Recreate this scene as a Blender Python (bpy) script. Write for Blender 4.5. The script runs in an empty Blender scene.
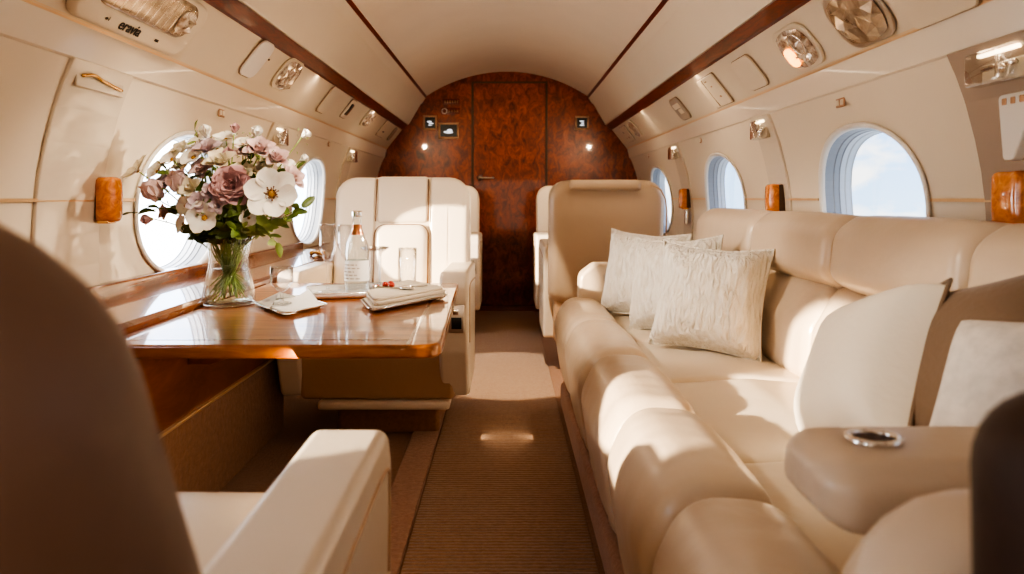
import bpy, bmesh, math, random
from math import sin, cos, pi, radians, sqrt, atan2
from mathutils import Vector, Matrix
random.seed(7)
SC = bpy.context.scene
COL = SC.collection

# ------------------------------------------------------------------ materials
def newmat(name):
    m = bpy.data.materials.new(name); m.use_nodes = True
    nt = m.node_tree; b = nt.nodes['Principled BSDF']
    return m, nt, b

def mat(name, c, rough=.5, metal=0, coat=0, noise=0, nscale=8, bump=0, bscale=60, stretch=None,
        sheen=0, emit=None, estr=0, spec=.5, c2=None, sss=0):
    m, nt, b = newmat(name)
    b.inputs['Base Color'].default_value = (*c, 1)
    b.inputs['Roughness'].default_value = rough
    b.inputs['Metallic'].default_value = metal
    b.inputs['Coat Weight'].default_value = coat
    b.inputs['Coat Roughness'].default_value = .04
    b.inputs['Specular IOR Level'].default_value = spec
    if sheen:
        b.inputs['Sheen Weight'].default_value = sheen
    if sss:
        b.inputs['Subsurface Weight'].default_value = sss
        b.inputs['Subsurface Radius'].default_value = (.02, .015, .01)
    if emit:
        b.inputs['Emission Color'].default_value = (*emit, 1)
        b.inputs['Emission Strength'].default_value = estr
    tc = nt.nodes.new('ShaderNodeTexCoord')
    mp = nt.nodes.new('ShaderNodeMapping')
    nt.links.new(tc.outputs['Object'], mp.inputs['Vector'])
    if stretch: mp.inputs['Scale'].default_value = stretch
    if noise or c2:
        n = nt.nodes.new('ShaderNodeTexNoise'); n.inputs['Scale'].default_value = nscale
        n.inputs['Detail'].default_value = 5
        nt.links.new(mp.outputs['Vector'], n.inputs['Vector'])
        r = nt.nodes.new('ShaderNodeValToRGB')
        r.color_ramp.elements[0].position = .3; r.color_ramp.elements[1].position = .7
        a = c2 if c2 else tuple(max(0, v*(1-noise)) for v in c)
        r.color_ramp.elements[0].color = (*a, 1); r.color_ramp.elements[1].color = (*c, 1)
        nt.links.new(n.outputs['Fac'], r.inputs['Fac'])
        nt.links.new(r.outputs['Color'], b.inputs['Base Color'])
    if bump:
        n2 = nt.nodes.new('ShaderNodeTexNoise'); n2.inputs['Scale'].default_value = bscale
        n2.inputs['Detail'].default_value = 4
        nt.links.new(mp.outputs['Vector'], n2.inputs['Vector'])
        bp = nt.nodes.new('ShaderNodeBump'); bp.inputs['Strength'].default_value = bump
        bp.inputs['Distance'].default_value = .01
        nt.links.new(n2.outputs['Fac'], bp.inputs['Height'])
        nt.links.new(bp.outputs['Normal'], b.inputs['Normal'])
    return m

def wood(name, stops, scale, stretch, rough=.25, coat=1, distort=1.2, speck=0, coat_r=.03):
    m, nt, b = newmat(name)
    tc = nt.nodes.new('ShaderNodeTexCoord'); mp = nt.nodes.new('ShaderNodeMapping')
    mp.inputs['Scale'].default_value = stretch
    nt.links.new(tc.outputs['Object'], mp.inputs['Vector'])
    n = nt.nodes.new('ShaderNodeTexNoise'); n.inputs['Scale'].default_value = scale
    n.inputs['Detail'].default_value = 9; n.inputs['Roughness'].default_value = .68
    n.inputs['Distortion'].default_value = distort
    nt.links.new(mp.outputs['Vector'], n.inputs['Vector'])
    r = nt.nodes.new('ShaderNodeValToRGB'); e = r.color_ramp.elements
    e[0].position, e[0].color = stops[0][0], (*stops[0][1], 1)
    e[1].position, e[1].color = stops[-1][0], (*stops[-1][1], 1)
    for p, c in stops[1:-1]:
        q = e.new(p); q.color = (*c, 1)
    nt.links.new(n.outputs['Fac'], r.inputs['Fac'])
    out = r.outputs['Color']
    if speck:
        v = nt.nodes.new('ShaderNodeTexVoronoi'); v.inputs['Scale'].default_value = scale*5
        nt.links.new(mp.outputs['Vector'], v.inputs['Vector'])
        r2 = nt.nodes.new('ShaderNodeValToRGB')
        r2.color_ramp.elements[0].position = .05; r2.color_ramp.elements[0].color = (1-speck,)*3+(1,)
        r2.color_ramp.elements[1].position = .35; r2.color_ramp.elements[1].color = (1, 1, 1, 1)
        nt.links.new(v.outputs['Distance'], r2.inputs['Fac'])
        mx = nt.nodes.new('ShaderNodeMix'); mx.data_type = 'RGBA'; mx.blend_type = 'MULTIPLY'
        mx.inputs['Factor'].default_value = 1
        nt.links.new(out, mx.inputs['A']); nt.links.new(r2.outputs['Color'], mx.inputs['B'])
        out = mx.outputs['Result']
    nt.links.new(out, b.inputs['Base Color'])
    b.inputs['Roughness'].default_value = rough
    b.inputs['Coat Weight'].default_value = coat
    b.inputs['Coat Roughness'].default_value = coat_r
    return m

def clearglass(name, tint=(1, 1, 1), ior=1.45, boost=1.0, rough=.01):
    m = bpy.data.materials.new(name); m.use_nodes = True
    nt = m.node_tree; nt.nodes.clear()
    o = nt.nodes.new('ShaderNodeOutputMaterial'); mx = nt.nodes.new('ShaderNodeMixShader')
    t = nt.nodes.new('ShaderNodeBsdfTransparent'); g = nt.nodes.new('ShaderNodeBsdfGlossy')
    t.inputs['Color'].default_value = (*tint, 1); g.inputs['Roughness'].default_value = rough
    f = nt.nodes.new('ShaderNodeLayerWeight'); f.inputs['Blend'].default_value = .5
    pw = nt.nodes.new('ShaderNodeMath'); pw.operation = 'POWER'; pw.inputs[1].default_value = 2.6
    mu = nt.nodes.new('ShaderNodeMath'); mu.operation = 'MULTIPLY_ADD'; mu.inputs[1].default_value = .55*boost
    mu.inputs[2].default_value = .025*boost; mu.use_clamp = True
    nt.links.new(f.outputs['Facing'], pw.inputs[0]); nt.links.new(pw.outputs[0], mu.inputs[0])
    nt.links.new(mu.outputs[0], mx.inputs[0])
    nt.links.new(t.outputs[0], mx.inputs[1]); nt.links.new(g.outputs[0], mx.inputs[2])
    nt.links.new(mx.outputs[0], o.inputs['Surface'])
    return m

def carpet(name, c1, c2, rib=0, sc=90):
    m, nt, b = newmat(name)
    tc = nt.nodes.new('ShaderNodeTexCoord')
    n = nt.nodes.new('ShaderNodeTexNoise'); n.inputs['Scale'].default_value = sc
    n.inputs['Detail'].default_value = 6; n.inputs['Roughness'].default_value = .7
    nt.links.new(tc.outputs['Object'], n.inputs['Vector'])
    r = nt.nodes.new('ShaderNodeValToRGB')
    r.color_ramp.elements[0].position = .3; r.color_ramp.elements[0].color = (*c1, 1)
    r.color_ramp.elements[1].position = .7; r.color_ramp.elements[1].color = (*c2, 1)
    nt.links.new(n.outputs['Fac'], r.inputs['Fac']); nt.links.new(r.outputs['Color'], b.inputs['Base Color'])
    h = n.outputs['Fac']
    if rib:
        w = nt.nodes.new('ShaderNodeTexWave'); w.bands_direction = 'Y'; w.inputs['Scale'].default_value = rib
        w.inputs['Distortion'].default_value = 1.6; w.inputs['Detail'].default_value = 3
        w.inputs['Detail Scale'].default_value = 2.5
        nt.links.new(tc.outputs['Object'], w.inputs['Vector'])
        a = nt.nodes.new('ShaderNodeMath'); a.operation = 'ADD'
        nt.links.new(w.outputs['Fac'], a.inputs[0]); nt.links.new(n.outputs['Fac'], a.inputs[1])
        h = a.outputs[0]
        mx = nt.nodes.new('ShaderNodeMix'); mx.data_type = 'RGBA'; mx.blend_type = 'MULTIPLY'
        mx.inputs['Factor'].default_value = .10
        nt.links.new(r.outputs['Color'], mx.inputs['A']); nt.links.new(w.outputs['Color'], mx.inputs['B'])
        nt.links.new(mx.outputs['Result'], b.inputs['Base Color'])
    bp = nt.nodes.new('ShaderNodeBump'); bp.inputs['Strength'].default_value = .6
    bp.inputs['Distance'].default_value = .008
    nt.links.new(h, bp.inputs['Height']); nt.links.new(bp.outputs['Normal'], b.inputs['Normal'])
    b.inputs['Roughness'].default_value = .95; b.inputs['Sheen Weight'].default_value = .3
    b.inputs['Specular IOR Level'].default_value = .1
    return m

def knit(name, c):
    """woven pillow cloth with raised vertical crinkles"""
    m, nt, b = newmat(name)
    tc = nt.nodes.new('ShaderNodeTexCoord'); mp = nt.nodes.new('ShaderNodeMapping')
    mp.inputs['Scale'].default_value = (1, .22, 1)
    nt.links.new(tc.outputs['Object'], mp.inputs['Vector'])
    n = nt.nodes.new('ShaderNodeTexNoise'); n.inputs['Scale'].default_value = 80
    n.inputs['Detail'].default_value = 3; n.inputs['Distortion'].default_value = .6
    nt.links.new(mp.outputs['Vector'], n.inputs['Vector'])
    r = nt.nodes.new('ShaderNodeValToRGB')
    r.color_ramp.elements[0].position = .3; r.color_ramp.elements[0].color = (c[0]*.86, c[1]*.83, c[2]*.78, 1)
    r.color_ramp.elements[1].position = .6; r.color_ramp.elements[1].color = (*c, 1)
    nt.links.new(n.outputs['Fac'], r.inputs['Fac']); nt.links.new(r.outputs['Color'], b.inputs['Base Color'])
    bp = nt.nodes.new('ShaderNodeBump'); bp.inputs['Strength'].default_value = .9
    bp.inputs['Distance'].default_value = .022
    nt.links.new(n.outputs['Fac'], bp.inputs['Height']); nt.links.new(bp.outputs['Normal'], b.inputs['Normal'])
    b.inputs['Roughness'].default_value = .9; b.inputs['Sheen Weight'].default_value = .2
    return m

M = {}
M['leather'] = mat('cream_leather', (.70, .56, .42), .28, noise=.05, nscale=5, bump=.10, bscale=45, spec=.5)
M['leather_pale'] = mat('pale_cream_leather', (.82, .71, .575), .30, noise=.04, nscale=5, bump=.08, bscale=45)
M['leather_mid'] = mat('shaded_shell_leather', (.60, .46, .33), .42, noise=.05, nscale=5, bump=.08, bscale=45)  # cream leather darkened in colour for the shaded rear of a seat
M['leather_tan'] = mat('tan_leather', (.56, .375, .235), .42, noise=.06, nscale=5, bump=.10, bscale=50)
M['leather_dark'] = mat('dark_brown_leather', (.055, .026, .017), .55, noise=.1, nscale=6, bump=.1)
M['leather_shade'] = mat('shaded_back_leather', (.21, .125, .085), .5, noise=.06, nscale=4, bump=.08)  # cream leather of the near seat back, its shade put into the colour
M['piping'] = mat('dark_tan_piping', (.22, .12, .06), .5)
M['wall'] = mat('cream_wall_panel', (.80, .70, .56), .3, noise=.03, nscale=3, coat=.3)
M['column'] = mat('pale_column_panel', (.70, .61, .49), .28, noise=.03, nscale=3, coat=.5)
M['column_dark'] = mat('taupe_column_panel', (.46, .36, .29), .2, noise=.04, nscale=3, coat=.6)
M['psu'] = mat('beige_overhead_panel', (.74, .64, .50), .38, noise=.03, nscale=3)
M['bin'] = mat('cream_bin_panel', (.82, .73, .59), .45, noise=.03, nscale=3)
M['ceiling'] = mat('cream_ceiling_cloth', (.82, .70, .56), .75, noise=.04, nscale=4, bump=.05, bscale=120)
M['burl'] = wood('burl_wood', [(.28, (.06, .009, .003)), (.45, (.19, .033, .008)), (.58, (.33, .060, .012)), (.75, (.46, .12, .026))],
                 17, (1, 1, .6), rough=.35, speck=.55, coat=.6, coat_r=.05)
M['rail'] = wood('red_rail_wood', [(.3, (.05, .006, .003)), (.55, (.17, .02, .006)), (.75, (.30, .05, .013))], 14, (3, .35, 3), rough=.3, coat=.2)
M['table'] = wood('amber_table_wood', [(.25, (.14, .04, .009)), (.45, (.34, .10, .02)), (.6, (.48, .17, .035)), (.78, (.60, .26, .065))],
                  6, (.5, 3.2, 3), rough=.3, speck=.2, coat=.8, coat_r=.015)
M['ledge'] = wood('ledge_wood', [(.25, (.09, .022, .007)), (.5, (.24, .07, .02)), (.75, (.40, .15, .045))], 7, (3, .4, 3), rough=.22, speck=.2)
M['panelwood'] = wood('lower_panel_wood', [(.3, (.13, .036, .014)), (.6, (.28, .085, .03)), (.75, (.36, .13, .05))], 7, (3, .4, 1.2), rough=.4, coat=.3)
M['amber'] = wood('amber_latch_wood', [(.25, (.40, .09, .015)), (.5, (.78, .25, .045)), (.75, (.95, .46, .13))], 30, (1, 1, 1), rough=.2, coat=1)
M['gold'] = mat('gold_metal', (.95, .62, .28), .22, 1)
M['goldpaint'] = mat('warm_gold_line', (.80, .56, .33), .3, .5)
M['bronze'] = mat('bronze_bezel', (.50, .30, .19), .35, .8)
M['chrome'] = mat('chrome', (.85, .83, .80), .12, 1)
M['steel'] = mat('brushed_steel', (.62, .56, .50), .3, 1)
M['black'] = mat('black_glass', (.008, .007, .007), .35)
M['darkseam'] = mat('dark_seam', (.10, .05, .025), .6)
M['seam'] = mat('panel_seam', (.33, .22, .13), .6)
M['white'] = mat('white_lacquer', (.82, .78, .72), .3)
M['greywhite'] = mat('grey_white_fold', (.30, .31, .33), .4)
M['fold'] = mat('pale_grey_fold', (.52, .54, .57), .4)
M['ivory'] = mat('ivory_plastic', (.72, .62, .48), .35)
M['greyplastic'] = mat('taupe_plastic', (.42, .34, .26), .35, noise=.1, nscale=40)
M['ink'] = mat('black_ink', (.03, .022, .016), .6)
M['symbol'] = mat('lit_symbol', (.8, .85, .9), .5, emit=(.8, .87, 1), estr=.6)
M['crystal'] = mat('crystal_facets', (1, .90, .78), .06, .45, c2=(.20, .085, .03), nscale=50, emit=(1, .72, .45), estr=.02)  # amber glints and dark facets painted into the colour, with a slight glow
M['crystal_dull'] = mat('grey_crystal_facets', (.62, .50, .38), .12, .5, c2=(.30, .22, .15), nscale=30)
M['bulb'] = mat('warm_bulb', (1, .6, .25), .4, emit=(1, .36, .05), estr=3.2)
M['glass'] = clearglass('clear_glass', (1, 1, 1), 1.5, 2.2)
M['vaseglass'] = clearglass('vase_glass', (.98, .99, .985), 1.5, 1.8, .02)
M['acrylic'] = clearglass('clear_acrylic', (.95, .93, .90), 1.5, 2.6, .05)
M['glassrim'] = clearglass('glass_rim', (1, 1, 1), 1.5, 7, .06)
M['pane'] = clearglass('window_pane', (.98, .99, 1), 1.4, .8)
M['water'] = clearglass('vase_water', (.96, .98, .94), 1.33, 1.0)
M['linen'] = mat('cream_linen', (.75, .66, .53), .85, bump=.2, bscale=200)
M['whitelinen'] = mat('white_linen', (.90, .88, .83), .8, bump=.15, bscale=200)
M['china'] = mat('white_china', (.88, .86, .82), .15, coat=.5)
M['red'] = mat('red_enamel', (.45, .04, .02), .25)
M['label'] = mat('pale_bottle_label', (.86, .83, .78), .5)
M['reflection_red'] = mat('reddish_reflection', (.42, .16, .07), .3, .7)
M['runner'] = carpet('tan_runner_carpet', (.36, .215, .135), (.50, .325, .21), rib=20)
M['carpet'] = carpet('brown_carpet', (.26, .135, .08), (.38, .21, .125))
M['carpet_red'] = carpet('rosy_brown_carpet', (.38, .215, .15), (.52, .32, .23), sc=70)
M['carpet_wall'] = carpet('brown_wall_carpet', (.27, .135, .07), (.41, .225, .125), sc=60)
M['knit'] = knit('crinkled_white_cloth', (.92, .87, .78))
M['pcream'] = mat('cream_velvet', (.87, .79, .67), .8, sheen=.3, noise=.05, bump=.1, bscale=90)
M['pbrown'] = mat('taupe_velvet', (.21, .135, .085), .85, sheen=.3, bump=.15, bscale=90)
M['pgrey'] = mat('grey_flecked_cloth', (.78, .73, .67), .85, noise=.2, nscale=40, bump=.2, bscale=120)
M['stem'] = mat('green_stem', (.27, .38, .09), .5)
M['leaf'] = mat('green_leaf', (.13, .19, .04), .45, noise=.5, nscale=30)
M['leaf2'] = mat('light_green_leaf', (.30, .38, .10), .45, noise=.4, nscale=30)
M['pwhite'] = mat('white_petal', (.86, .82, .74), .6, noise=.06, nscale=30, sss=.15)
M['pcreamy'] = mat('cream_petal', (.80, .72, .56), .6, noise=.1, nscale=30, sss=.15)
M['prose'] = mat('dusty_rose_petal', (.64, .38, .38), .6, noise=.3, nscale=40, sss=.1)
M['ppink'] = mat('pale_pink_petal', (.76, .56, .54), .6, noise=.25, nscale=40, sss=.15)
M['plilac'] = mat('lilac_petal', (.70, .55, .58), .6, noise=.3, nscale=40, sss=.15)
M['stamen'] = mat('golden_stamen', (.55, .28, .04), .6, noise=.5, nscale=200)
M['stamen_d'] = mat('brown_stamen', (.16, .07, .03), .6)

# ------------------------------------------------------------------ mesh helpers
def obj(name, bm, m, parent=None, smooth=True, wn=False, recalc=True):
    if recalc: bmesh.ops.recalc_face_normals(bm, faces=bm.faces)
    me = bpy.data.meshes.new(name); bm.to_mesh(me); bm.free()
    for p in me.polygons: p.use_smooth = smooth
    me.materials.append(M[m] if isinstance(m, str) else m)
    o = bpy.data.objects.new(name, me); COL.objects.link(o)
    if parent: o.parent = parent
    if wn:
        w = o.modifiers.new('n', 'WEIGHTED_NORMAL'); w.keep_sharp = True
    return o

def thing(name, label, cat, loc=(0, 0, 0), rz=0, group=None, mtx=None):
    o = bpy.data.objects.new(name, None); COL.objects.link(o)
    o.empty_display_size = .05
    if mtx is not None: o.matrix_world = mtx
    else:
        o.location = loc; o.rotation_euler = (0, 0, rz)
    return tag(o, label, cat, group)

def tag(o, label, cat, group=None, kind=None):
    o['label'] = label; o['category'] = cat
    if group: o['group'] = group
    if kind: o['kind'] = kind
    return o

def struct(name, bm, m, label, cat, parent=None, smooth=False, wn=False):
    o = obj(name, bm, m, parent, smooth, wn)
    if parent is None: tag(o, label, cat, None, 'structure')
    return o

def sub(bm, loc):
    """world-built mesh -> local to a thing standing at loc"""
    bmesh.ops.translate(bm, verts=bm.verts, vec=-Vector(loc)); return bm

def join(bm, other, mtx=None):
    if mtx is not None: bmesh.ops.transform(other, matrix=mtx, verts=other.verts)
    vm = {}
    for v in other.verts: vm[v.index] = bm.verts.new(v.co)
    for f in other.faces:
        try: bm.faces.new([vm[v.index] for v in f.verts])
        except ValueError: pass
    other.free(); return bm

def fixidx(bm):
    bm.verts.index_update(); bm.verts.ensure_lookup_table(); return bm

def rbox(x0, x1, y0, y1, z0, z1, r=.01, seg=3):
    bm = bmesh.new(); bmesh.ops.create_cube(bm, size=1)
    for v in bm.verts:
        v.co = Vector(((x0+x1)/2+v.co.x*(x1-x0), (y0+y1)/2+v.co.y*(y1-y0), (z0+z1)/2+v.co.z*(z1-z0)))
    r = min(r, .49*min(x1-x0, y1-y0, z1-z0))
    if r > 0: bmesh.ops.bevel(bm, geom=bm.edges[:], offset=r, segments=seg, profile=.5, affect='EDGES')
    return fixidx(bm)

def rpoly(pts, r, n=5):
    """round the corners of a 2D polygon"""
    out = []; N = len(pts)
    for i in range(N):
        rr = r[i] if isinstance(r, (list, tuple)) else r
        p = Vector(pts[i]); a = Vector(pts[i-1])-p; b = Vector(pts[(i+1) % N])-p
        la, lb = a.length, b.length; a.normalize(); b.normalize()
        ang = a.angle(b); t = min(rr/max(math.tan(ang/2), 1e-4), la*.48, lb*.48)
        p0 = p+a*t; p2 = p+b*t
        for k in range(n+1):
            u = k/n; out.append(p0*(1-u)**2+p*2*u*(1-u)+p2*u*u)
    return out

def prism(pts, a0, a1, plane, bev=0, seg=3):
    """extrude a 2D polygon along the third axis. plane: 'yz' -> along x, 'xz' -> along y, 'xy' -> along z"""
    bm = bmesh.new()
    def mk(p, a):
        return {'yz': (a, p[0], p[1]), 'xz': (p[0], a, p[1]), 'xy': (p[0], p[1], a)}[plane]
    A = [bm.verts.new(mk(p, a0)) for p in pts]; B = [bm.verts.new(mk(p, a1)) for p in pts]
    fa = bm.faces.new(A); fb = bm.faces.new(B[::-1]); n = len(pts)
    for i in range(n): bm.faces.new((A[i], A[(i+1) % n], B[(i+1) % n], B[i]))
    bmesh.ops.recalc_face_normals(bm, faces=bm.faces)
    if bev:
        es = set(fa.edges) | set(fb.edges)
        bmesh.ops.bevel(bm, geom=list(es), offset=bev, segments=seg, profile=.5, affect='EDGES', clamp_overlap=True)
    return fixidx(bm)

def pad(w, h, t, r=.05, e=.03, puff=.02, two=False, nc=6, ne=6, tb=None):
    """pillowed pad: rounded-rectangle outline in XY, thickness along +Z. r = (tl,tr,br,bl) or number"""
    R = r if isinstance(r, (tuple, list)) else (r,)*4
    def ring(d):
        a, b = w/2-d, h/2-d; P = []
        cs = [(-1, 1, R[0], pi/2), (-1, -1, R[3], pi), (1, -1, R[2], 1.5*pi), (1, 1, R[1], 0)]
        for sx, sy, rr, a0 in cs:
            q = min(max(rr-d, .2*min(a, b)), .98*min(a, b))
            cx, cy = sx*(a-q), sy*(b-q)
            P.append([(cx+q*cos(a0+k/nc*pi/2), cy+q*sin(a0+k/nc*pi/2)) for k in range(nc+1)])
        out = []
        for i in range(4):
            out += P[i]; p = P[i][-1]; q = P[(i+1) % 4][0]
            for k in range(1, ne): out.append((p[0]+(q[0]-p[0])*k/ne, p[1]+(q[1]-p[1])*k/ne))
        return out
    def f(x, y): return max(0, 1-(2*x/w)**2)*max(0, 1-(2*y/h)**2)
    bm = bmesh.new(); rows = []
    def add(d, z, pf):
        rows.append([bm.verts.new((x, y, z+pf*f(x, y))) for x, y in ring(d)])
    dm = min(w, h)/2*.93; dm = max(dm, e*1.01)
    front = [(e*(1-cos(a)), (t/2 if two else t-e)+min(e, t/2 if two else e)*sin(a) if not two else (t/2)*sin(a))
             for a in [k/5*pi/2 for k in range(6)]]
    inner = [e+(dm-e)*k/6 for k in range(1, 7)]
    zt = front[-1][1]
    if two:
        for d in inner[::-1]: add(d, -zt, -puff)
        for d, z in front[::-1][:-1]: add(d, -z, -puff)
    else:
        add(dm, 0, 0); add(0, 0, 0)
    for d, z in front: add(d, z, puff)
    for d in inner: add(d, zt, puff)
    n = len(rows[0])
    for i in range(len(rows)-1):
        for k in range(n):
            bm.faces.new((rows[i][k], rows[i][(k+1) % n], rows[i+1][(k+1) % n], rows[i+1][k]))
    bm.faces.new(rows[0][::-1]); bm.faces.new(rows[-1])
    return fixidx(bm)

def sweep(profile, y0, y1, e=.03, bulge=.0, ny=14, axis='y', wr=0):
    """cushion: 2D profile (XZ) swept along Y with rounded ends and a slight bulge"""
    bm = bmesh.new(); c = sum((Vector(p) for p in profile), Vector((0, 0)))/len(profile)
    L = y1-y0; ys = [e*(1-cos(k/5*pi/2)) for k in range(6)]
    mid = [e+(L-2*e)*k/ny for k in range(1, ny)]
    S = ys+mid+[L-s for s in ys[::-1]]; rows = []
    for s in S:
        dd = min(s, L-s); ins = 0
        if dd < e: ins = e*(1-sqrt(max(0, 1-(1-dd/e)**2)))
        u = s/L
        row = []
        for p in profile:
            v = Vector(p)-c; l = v.length
            k = (l-ins)/l*(1+bulge*(4*u*(1-u)))
            if wr: k *= 1+wr*(sin(s*57+3*y0)*.6+sin(s*101+v.x*30+y0*7)*.4)*(1-.75*sin(pi*u))
            q = c+v*max(k, .05)
            row.append(bm.verts.new((q.x, y0+s, q.y) if axis == 'y' else (y0+s, q.x, q.y)))
        rows.append(row)
    n = len(profile)
    for i in range(len(rows)-1):
        for k in range(n):
            bm.faces.new((rows[i][k], rows[i][(k+1) % n], rows[i+1][(k+1) % n], rows[i+1][k]))
    bm.faces.new(rows[0][::-1]); bm.faces.new(rows[-1])
    return fixidx(bm)

def lathe(prof, n=32, close=False, flute=0, nf=10):
    bm = bmesh.new(); rows = []
    for r, z in prof:
        rows.append([bm.verts.new((max(r, 1e-4)*(1+flute*cos(nf*2*pi*k/n))*cos(2*pi*k/n),
                                   max(r, 1e-4)*(1+flute*cos(nf*2*pi*k/n))*sin(2*pi*k/n), z)) for k in range(n)])
    for i in range(len(rows)-1):
        for k in range(n):
            bm.faces.new((rows[i][k], rows[i][(k+1) % n], rows[i+1][(k+1) % n], rows[i+1][k]))
    if close:
        bm.faces.new(rows[0][::-1]); bm.faces.new(rows[-1])
    return fixidx(bm)

def tube(pts, r, n=8, closed=False, taper=1):
    bm = bmesh.new(); P = [Vector(p) for p in pts]; rows = []; N = len(P)
    up = Vector((0, 0, 1)); prev = None
    for i in range(N):
        d = (P[(i+1) % N]-P[i-1]) if closed else (P[min(i+1, N-1)]-P[max(i-1, 0)])
        d.normalize()
        a = prev if prev is not None else (up if abs(d.z) < .9 else Vector((1, 0, 0)))
        b = d.cross(a).normalized(); a = b.cross(d).normalized(); prev = a
        rr = r*(1+(taper-1)*i/(N-1))
        rows.append([bm.verts.new(P[i]+(a*cos(2*pi*k/n)+b*sin(2*pi*k/n))*rr) for k in range(n)])
    for i in range(N if closed else N-1):
        A, B = rows[i], rows[(i+1) % N]
        for k in range(n): bm.faces.new((A[k], A[(k+1) % n], B[(k+1) % n], B[k]))
    if not closed: bm.faces.new(rows[0][::-1]); bm.faces.new(rows[-1])
    return fixidx(bm)

def spline(P, n=12):
    P = [Vector(p) for p in P]; Q = [P[0]*2-P[1]]+P+[P[-1]*2-P[-2]]; out = []
    for i in range(1, len(Q)-2):
        for k in range(n):
            t = k/n; a, b, c, d = Q[i-1], Q[i], Q[i+1], Q[i+2]
            out.append(.5*(2*b+(c-a)*t+(2*a-5*b+4*c-d)*t*t+(3*b-a-3*c+d)*t**3))
    return out+[P[-1]]

def blob(rx, ry, rz, loc=(0, 0, 0), sub_=2):
    bm = bmesh.new(); bmesh.ops.create_icosphere(bm, subdivisions=sub_, radius=1)
    for v in bm.verts: v.co = Vector((v.co.x*rx+loc[0], v.co.y*ry+loc[1], v.co.z*rz+loc[2]))
    return fixidx(bm)

def frame(o, y, z):
    y = Vector(y).normalized(); z = Vector(z).normalized(); x = y.cross(z)
    m = Matrix.Identity(4)
    for i in range(3): m[i][0], m[i][1], m[i][2], m[i][3] = x[i], y[i], z[i], o[i]
    return m

def text(name, s, size, m, parent, loc, ex=.0006):
    cu = bpy.data.curves.new(name, 'FONT'); cu.body = s; cu.size = size; cu.extrude = ex; cu.offset = size*.014
    cu.align_x = 'CENTER'; cu.align_y = 'CENTER'
    tmp = bpy.data.objects.new('tmp', cu); COL.objects.link(tmp)
    me = bpy.data.meshes.new_from_object(tmp.evaluated_get(bpy.context.evaluated_depsgraph_get()))
    bpy.data.objects.remove(tmp); bpy.data.curves.remove(cu)
    me.materials.clear(); me.materials.append(M[m])
    o = bpy.data.objects.new(name, me); COL.objects.link(o); o.parent = parent; o.location = loc; return o

# ------------------------------------------------------------------ cabin shell
YB, YF = 5.76, -1.5
PROF = [(1.215, .975), (1.14, 1.006), (1.08, 1.027), (1.0, 1.048), (.93, 1.062), (.865, 1.07), (.78, 1.075), (.70, 1.076), (.62, 1.072), (.5, 1.06), (.25, 1.03), (0, 1.0)]
ZL = [p[0] for p in PROF]
def wx(z):
    for (a, xa), (b, xb) in zip(PROF, PROF[1:]):
        if b <= z <= a: return xb+(xa-xb)*(z-b)/(a-b)
    return PROF[0][1] if z > 1 else 1.0
WA, WB, WZ = .31, .232, .852
def ell(t, k=1.0):
    c, s = cos(t), sin(t); q = (abs(c)**2.25+abs(s)**2.25)**(-1/2.25)
    return WA*k*c*q, WB*k*s*q
ZT, ZBt = 1.14, .5
def wallmesh(s, centres):
    bm = bmesh.new()
    zs = [z for z in ZL if ZBt <= z <= ZT]
    cells = [(c-.4, c+.4, c) for c in centres]
    cuts = [YF]
    for a, b, c in cells: cuts += [a, b]
    cuts.append(YB)
    def quadstrip(y0, y1, zz):
        for a, b in zip(zz, zz[1:]):
            bm.faces.new([bm.verts.new((s*wx(z), y, z)) for y, z in ((y0, a), (y1, a), (y1, b), (y0, b))])
    for i in range(0, len(cuts), 2): quadstrip(cuts[i], cuts[i+1], ZL)
    for a, b, c in cells:
        quadstrip(a, b, [z for z in ZL if z >= ZT]); quadstrip(a, b, [z for z in ZL if z <= ZBt])
        B = [(a+(b-a)*k/12, ZT) for k in range(12)] + [(b, z) for z in zs[:-1]]
        B += [(b+(a-b)*k/12, ZBt) for k in range(12)] + [(a, z) for z in zs[::-1][:-1]]
        rows = []
        for k in range(9):
            u = k/8; row = []
            for y, z in B:
                ey, ez = ell(atan2((z-WZ)/WB, (y-c)/WA))
                yy = c+ey+(y-c-ey)*u; z2 = WZ+ez+(z-WZ-ez)*u
                row.append(bm.verts.new((s*wx(z2), yy, z2)))
            rows.append(row)
        n = len(B)
        for k in range(8):
            for j in range(n):
                bm.faces.new((rows[k][j], rows[k][(j+1) % n], rows[k+1][(j+1) % n], rows[k+1][j]))
    bmesh.ops.remove_doubles(bm, verts=bm.verts, dist=1e-4)
    return bm

LWIN = [-.80, .63, 2.38, 3.87]
RWIN = [-.70, .71, 2.13, 3.53, 4.96]
struct('wall_left', wallmesh(-1, LWIN), 'wall', 'cream curved cabin side wall on the left, with oval windows', 'wall', smooth=True)
struct('wall_right', wallmesh(1, RWIN), 'wall', 'cream curved cabin side wall behind the long sofa', 'wall', smooth=True)

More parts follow.
